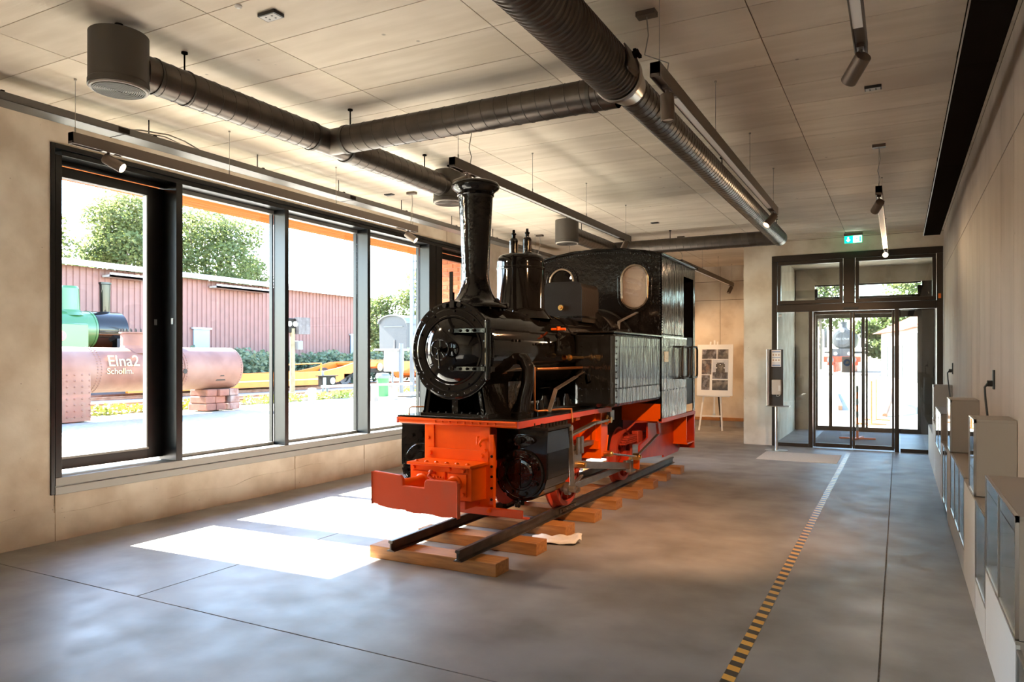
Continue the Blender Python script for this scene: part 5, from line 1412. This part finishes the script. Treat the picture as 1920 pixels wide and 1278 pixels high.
tk = MB().bx(GX_+.3,GX_+1.2,11,18.0,1.95,2.95).build('side_tank', m_gloco, ge, bev=.04)
MB().lathe([(0,0),(.20,.0),(.20,.01),(0,.012)],(GX_+1.2,16.9,2.45),(1,0,0),20).build('tank_badge', M('badge_red',(.65,.12,.1),None,.5), tk)
MB().bx(GX_+.75,GX_+1.05,19.5,20.1,1.4,2.4).build('smokebox_brace', m_lgrey, ge)
MB().bx(GX_-1.2,GX_+1.2,11,19.6,1.55,1.92).build('red_frame', m_orange, ge)
MB().bx(GX_-1.2,GX_+1.2,19.4,20.4,1.35,1.5).build('buffer_beam', m_black_d, ge)
MB().cyl((GX_+.7,20.3,2.3),(GX_+.7,20.8,2.3),.18,n=18).cyl((GX_+.7,20.75,2.3),(GX_+.7,20.85,2.3),.26,n=18).build('head_lamp', m_black_s, ge)
for yy in (12.6,14.6,16.6,18.4): MB().cyl((GX_+.7,yy,.95),(GX_+.85,yy,.95),.7,n=30).build('wheel', m_dgrey, ge)
for yy in (14,17): MB().lathe([(0,0),(.28,0),(.28,.2),(0,.2)],(GX_+1.0,yy,1.4),(0,0,1),16).build('sand_pot', m_black_d, ge)
# ---------------------------------------------------------------- orange well wagon
wg = thing('well_wagon', (-26.5,30,0), 'orange low-floor railway wagon on the second yard track', 'wagon')
def wside(x0,x1):
    q = [(17.5,.25),(28.4,.25),(29.2,.35),(30.6,.95),(31.2,1.10),(33.6,1.10),(34.2,.85),(34.9,.85),(35.5,1.05),(36.5,.35),(42,.28),(48,.28),(48,.85),(42,.9),(37,1.15),(35.4,1.38),(31.5,1.38),(30.6,1.36),(29.4,1.1),(28.2,.92),(25,.85),(17.5,.9)]
    return MB().prism(q,'x',x0,x1)
wside(-25.75,-25.6).build('side_sill', m_yel, wg); wside(-27.5,-27.35).build('side_sill', m_yel, wg)
MB().bx(-27.4,-25.7,17.5,29,.5,.62).bx(-27.4,-25.7,31,35.5,1.2,1.3).bx(-27.4,-25.7,37,48,.5,.62).build('wagon_deck', m_yel, wg)
MB().bx(-25.59,-25.57,17.5,28.6,.50,.56).build('sill_rib', m_yelp, wg)
for y0, y1 in ((25.2,28),(33,37.2)):
    MB().tube([(-25.7,y0,.85),(-25.7,y0,1.25),(-25.7,y1,1.32),(-25.7,y1,.85)],.04,6).build('rail_guard', m_yel, wg)
MB().bx(-25.72,-25.66,30.6,34.2,1.42,1.48).build('top_strip', m_yel, wg)
for yy in (29.85,31.0,32.9):
    for xx in (-25.85,-27.28): MB().lathe([(.30,0),(.46,0),(.46,.1),(.30,.1)],(xx,yy,.61),(1,0,0),30).lathe([(0,.04),(.32,.02)],(xx,yy,.61),(1,0,0),24).build('wheel', m_dgrey, wg)
bg_ = MB().bx(-25.75,-25.62,30.0,33.2,.78,1.0).bx(-25.75,-25.6,29.6,30.2,.55,.75).bx(-25.75,-25.6,33.0,33.4,.55,.8).build('bogie_frame', m_black_d, wg)
MB().lathe([(.10,0),(.22,0),(.22,.04),(.10,.04)],(-25.56,32.5,1.08),(1,0,0),20).bx(-25.56,-25.52,32.46,32.54,.9,1.26).build('brake_wheel', m_yelp, bg_)
# ---------------------------------------------------------------- dark goods wagon
gw = thing('goods_wagon', (-45.5,66,0), 'dark grey round-roofed goods wagon in the distance', 'wagon')
q = [(-47.6,2.4),(-44.2,2.4)]+[(-45.9+1.75*math.cos(a),5.05+.85*math.sin(a)) for a in [PI*k/14 for k in range(15)]]
MB().prism(q,'y',60.5,75).build('wagon_body', m_dgrey, gw)
MB().prism([(-45.9+1.85*math.cos(a),5.08+.93*math.sin(a)) for a in [PI*k/14 for k in range(15)]]+[(-45.9+1.75*math.cos(a),5.05+.84*math.sin(a)) for a in [PI-PI*k/14 for k in range(15)]],'y',60.3,75.2).build('wagon_roof', m_lgrey, gw)
MB().bx(-47.0,-44.6,60.42,60.5,4.75,4.82).bx(-45.7,-45.6,60.4,60.5,2.4,3.4).build('end_rail', m_lgrey, gw)
MB().bx(-47.5,-44.3,60.6,75,1.9,2.4).build('underframe', m_black_d, gw)
for yy in (62,72): MB().cyl((-44.5,yy,1.6),(-44.3,yy,1.6),.55,n=20).build('wheel', m_dgrey, gw)
for yy in (61.5,63.0,65.0): MB().bx(-44.16,-44.1,yy,yy+.8,3.9,4.9).build('wagon_window', m_lgrey, gw)
emb = MB().bx(-60,-40,58,80,0,1.05).build('embankment', m_ballast); struct(emb,'raised track bed under the dark goods wagon')
# ---------------------------------------------------------------- signals and posts
sg = thing('light_signal', (-23.9,24.2,0), 'old light signal on a timber post before the shed', 'signal')
MB().cyl((-23.9,24.2,0),(-23.9,24.2,2.9),.11,n=14).build('signal_post', M('signal_post',(.20,.17,.10),(.15,.12,.07),.8,nscale=4), sg)
sh = MB().bx(-24.2,-23.85,23.75,24.55,2.7,3.35).build('signal_box', m_black_d, sg, bev=.03)
MB().bx(-23.95,-23.65,24.35,25.05,2.65,3.4).build('signal_plate', M('worn_plate',(.10,.09,.09),(.05,.04,.04),.7,nscale=6), sg)
for yy in (23.95,24.3): MB().lathe([(0,0),(.09,0),(.11,.04),(.11,.0)],(-23.84,yy,3.1),(1,0,0),18).build('signal_lens', m_exw, sh)
MB().bx(-23.95,-23.7,24.35,24.65,1.95,2.35).build('relay_box', m_lgrey, sg, bev=.02)
for x,y,h,lab in ((-19.6,14.3,.75,'thin grey marker post beside the boiler support'),(-20.3,22.2,1.05,'thin grey marker post in front of the orange wagon'),(-18.9,24.9,1.0,'thin grey post behind the green bin')):
    tag(MB().cyl((x,y,0),(x,y,h),.045,n=12).lathe([(.045,h),(.03,h+.02),(0,h+.025)],(x,y,0),(0,0,1),12).build('marker_post',m_lgrey,loc=(x,y,0)),lab,'post')
ps_ = thing('point_lever', (-20.35,22.2,0), 'small black point indicator with a white disc between the rails', 'point signal')
MB().bx(-20.45,-20.25,22.1,22.9,.45,.85).bx(-20.50,-20.20,22.0,23.0,.85,.88).build('indicator_box', m_black_d, ps_)
MB().cyl((-20.25,22.7,.66),(-20.22,22.7,.66),.14,n=18).build('white_disc', m_owhite, ps_)
MB().bx(-20.25,-20.22,22.15,22.3,.5,.8).build('white_bar', m_owhite, ps_)
MB().cyl((-20.35,22.5,0),(-20.35,22.5,.45),.05,n=10).tube([(-20.35,22.5,.1),(-20.35,22.1,.25),(-20.35,21.6,.2)],.03,8).sph((-20.35,21.5,.2),.16,12).build('lever_arm', m_lgrey, ps_)
# lattice mast
lm = thing('lattice_mast', (-18.9,26.6,0), 'pale steel ladder-like mast standing in the fourth pane', 'mast')
MB().bx(-19.1,-18.94,26.4,26.52,0,7.2).build('mast_leg', m_lgrey, lm); MB().bx(-18.74,-18.58,26.6,26.72,0,7.2).build('mast_leg', m_lgrey, lm)
for k in range(18): MB().bar((-19.02,26.46,.25+.4*k),(-18.66,26.66,.25+.4*k),.06,.06).build('mast_rung', m_lgrey, lm)
cbx = thing('relay_cabinet', (-19.0,25.4,0), 'white relay cabinet with a flat roof on a post', 'cabinet')
MB().bx(-19.6,-18.9,25.2,25.7,1.0,1.9).build('cabinet_body', m_owhite, cbx, bev=.02); MB().bx(-20.0,-18.8,25.05,25.85,1.9,1.98).build('cabinet_roof', m_owhite, cbx)
MB().cyl((-18.75,25.3,0),(-18.75,25.3,2.2),.09,n=14).build('cabinet_post', m_lgrey, cbx)
bn = thing('waste_bin', (-18.75,24.05,0), 'green litter bin with a grey lid between stone posts', 'bin')
MB().lathe([(0,0),(.22,0),(.26,.75),(.24,.75)],(-18.75,24.05,0),(0,0,1),24).build('bin_body', m_green, bn)
MB().lathe([(.30,.75),(.30,.85),(.24,.95),(0,.97)],(-18.75,24.05,0),(0,0,1),24).build('bin_lid', m_lgrey, bn)
fe = thing('rail_fence', (-16.9,21.7,0), 'low white barrier rail on two stone posts', 'fence')
for x,y in ((-16.95,21.2),(-16.75,22.1)): MB().bx(x-.13,x+.13,y-.13,y+.13,0,.55).build('stone_post', m_conc_o, fe, bev=.02)
MB().bar((-17.6,19.2,.6),(-16.55,23.0,.6),.1,.08).build('barrier_rail', m_owhite, fe)
MB().bx(-17.95,-17.75,18.9,19.1,0,.55).build('stone_post', m_conc_o, fe)
slb = MB().bx(-18.8,-17.6,24.4,27.2,0,.1).build('foundation_slab', m_conc_o, bev=.02); tag(slb,'flat concrete slab at the foot of the mast','slab')

# ---------------------------------------------------------------- beyond the doors
fe_ = thing('express_engine', (-4.5,74,.2), 'large black steam engine facing the doors outside', 'locomotive')
EX, EY, EZ = -4.45, 71.0, 3.3
MB().lathe([(0,0),(.55,.0),(.80,.05),(.92,.16),(.95,.2),(.95,9),(0,9)],(EX,EY,EZ),(0,1,0),36).build('boiler', m_dgrey, fe_)
MB().lathe([(.4,0),(.32,.1),(.32,.5),(.38,.52),(.38,.6),(0,.6)],(EX,EY+1.0,EZ+.9),(0,0,1),20).build('chimney', m_dgrey, fe_)
for dx in (-1,1): MB().bx(EX+dx*1.5-.05,EX+dx*1.5+.05,EY+.6,EY+2.4,2.5,4.3).build('smoke_deflector', m_dgrey, fe_)
MB().bx(EX-1.5,EX+1.5,EY-.6,EY-.4,1.2,1.7).build('buffer_beam', m_red, fe_)
for dx in (-.9,.9): MB().lathe([(.12,0),(.12,.5),(.28,.5),(.28,.56),(0,.57)],(EX+dx,EY-.6,1.4),(0,-1,0),18).build('buffer', m_lgrey, fe_)
MB().bx(EX-.9,EX+.9,EY-.1,EY+2,1.7,2.4).build('pilot_deck', m_dgrey, fe_)
for dx in (-1.0,1.0): MB().bx(EX+dx-.25,EX+dx+.25,EY,EY+1.2,.9,1.6).build('cylinder', m_red, fe_)
for k in range(5):
    for dx in (-.75,.75): MB().cyl((EX+dx-.07,EY+1.5+1.7*k,.95),(EX+dx+.07,EY+1.5+1.7*k,.95),.68,n=24).build('wheel', m_redw, fe_)
MB().bx(EX-1.6,EX+1.6,EY+1.5,EY+10,2.0,2.15).build('running_board', m_dgrey, fe_)
for dx,zz in ((-.55,1.95),(.55,1.95),(0,4.0)): MB().cyl((EX+dx,EY-.12,zz),(EX+dx,EY+.1,zz),.16,n=16).build('head_lamp', m_owhite, fe_)
text('engine_number','052 175-4',.26,m_owhite,(EX,EY-.07,EZ-.05),(PI/2,0,0),fe_)
bal = MB().bx(EX-3,EX+3,EY-3,EY+12,-.03,.27).build('engine_track_bed', m_ballast); struct(bal,'ballast bed under the large engine')
pv = thing('pavilion', (1.5,60,0), 'white walled pavilion with a red tiled roof beyond the doors', 'building')
fpn = [(-1.3,67.0),(.50,59.0),(1.05,53.5),(6,53),(7,60),(4,69)]
MB().prism(fpn,'z',-.1,3.6).build('wall', M('pavilion_wall',(.34,.33,.31),None,.8), pv)
cxp = sum(p[0] for p in fpn)/6; cyp = sum(p[1] for p in fpn)/6
ov = [(cxp+(p[0]-cxp)*1.16, cyp+(p[1]-cyp)*1.1) for p in fpn]
vs = [(p[0],p[1],3.55) for p in ov]+[(cxp,cyp,5.6)]
MB().add(vs,[(i,(i+1)%6,6) for i in range(6)]+[tuple(range(6))]).build('tiled_roof', M('roof_tile',(.26,.065,.03),(.2,.05,.025),.8,nscale=3), pv)
MB().bx(1.2,4.5,54.5,60,3.8,5.6).build('upper_storey', m_lgrey, pv)
for i in range(3):
    t0 = .15+.28*i; MB().bar((-1.34+1.8*t0,67-8*t0,1.3),(-1.34+1.8*(t0+.16),67-8*(t0+.16),1.3),.12,2.4).build('gate_panel', m_lgrey, pv)
MB().bar((.50,58.9,1.6),(1.03,53.6,1.6),.08,3.2).build('shaded_wall', M('shade_grey',(.14,.15,.15),(.10,.11,.11),.9,nscale=2), pv)  # grey slab over the second face, its shade put into the darker colour
MB().bar((.72,56.6,2.2),(.86,55.2,2.2),.14,.6).build('blue_board', M('sky_blue_board',(.25,.5,.75),None,.5), pv)
# barrier posts
m_redpost = M('orange_post', (.88,.22,.06), None, .5)
def barrier(x, y, h, lab, mat, banded):
    b = thing('barrier_post', (x,y,0), lab, 'barrier', 'barrier posts')
    MB().cyl((x,y,.03),(x,y,h),.022,n=12).build('post', mat, b)
    MB().bar((x-.32,y-.02,.032),(x+.32,y+.02,.032),.05,.03).build('foot', m_redpost, b); MB().bar((x-.08,y-.32,.032),(x+.08,y+.32,.032),.05,.03).build('foot', m_redpost, b)
    if banded:
        for k in range(4): MB().cyl((x,y,.18+.25*k),(x,y,.30+.25*k),.024,n=12).build('white_band', m_owhite, b)
barrier(-.72,15.7,1.05,'red and white banded barrier post in the vestibule',m_redpost,True)
barrier(-.58,19.2,1.05,'plain orange barrier post outside the doors',m_redpost,False)
barrier(-.52,20.6,1.05,'second plain orange barrier post farther outside',m_redpost,False)
no = thing('door_notice', (-1.0,17.48,1.3), 'pale notice with a blue mask symbol stuck on the outer door', 'notice')
MB().bx(-1.11,-.90,17.485,17.497,1.28,1.62).build('sheet', M('notice_sheet',(.66,.66,.72),None,.6), no)
m_bluec = M('notice_blue', (.02,.13,.42), None, .5)
MB().cyl((-1.005,17.48,1.49),(-1.005,17.485,1.49),.075,n=28).build('blue_disc', m_bluec, no)
MB().lathe([(0,0),(.03,.0),(.03,.002),(0,.002)],(-.995,17.478,1.495),(0,1,0),18).bx(-1.04,-.99,17.477,17.479,1.465,1.49).build('mask_symbol', m_owhite, no)
# old points lever and bent rail outside
pl = thing('bent_rail', (.05,26,0), 'curved rusty rail end standing in the yard beyond the doors', 'rail')
MB().tube([(-.35,22.6,0),(-.25,23.4,.3),(-.2,24.6,.55),(-.3,26.5,.62),(-.6,29,.62)],.07,8).build('rail_bar', m_rustrail, pl)
tr2 = thing('yard_track', (-2.0,27,0), 'pale rail set in gravel leading towards the large engine', 'rail')
MB().bar((-1.6,24.5,.06),(-2.6,36,.06),.12,.14).build('rail_bar', m_rustrail, tr2)
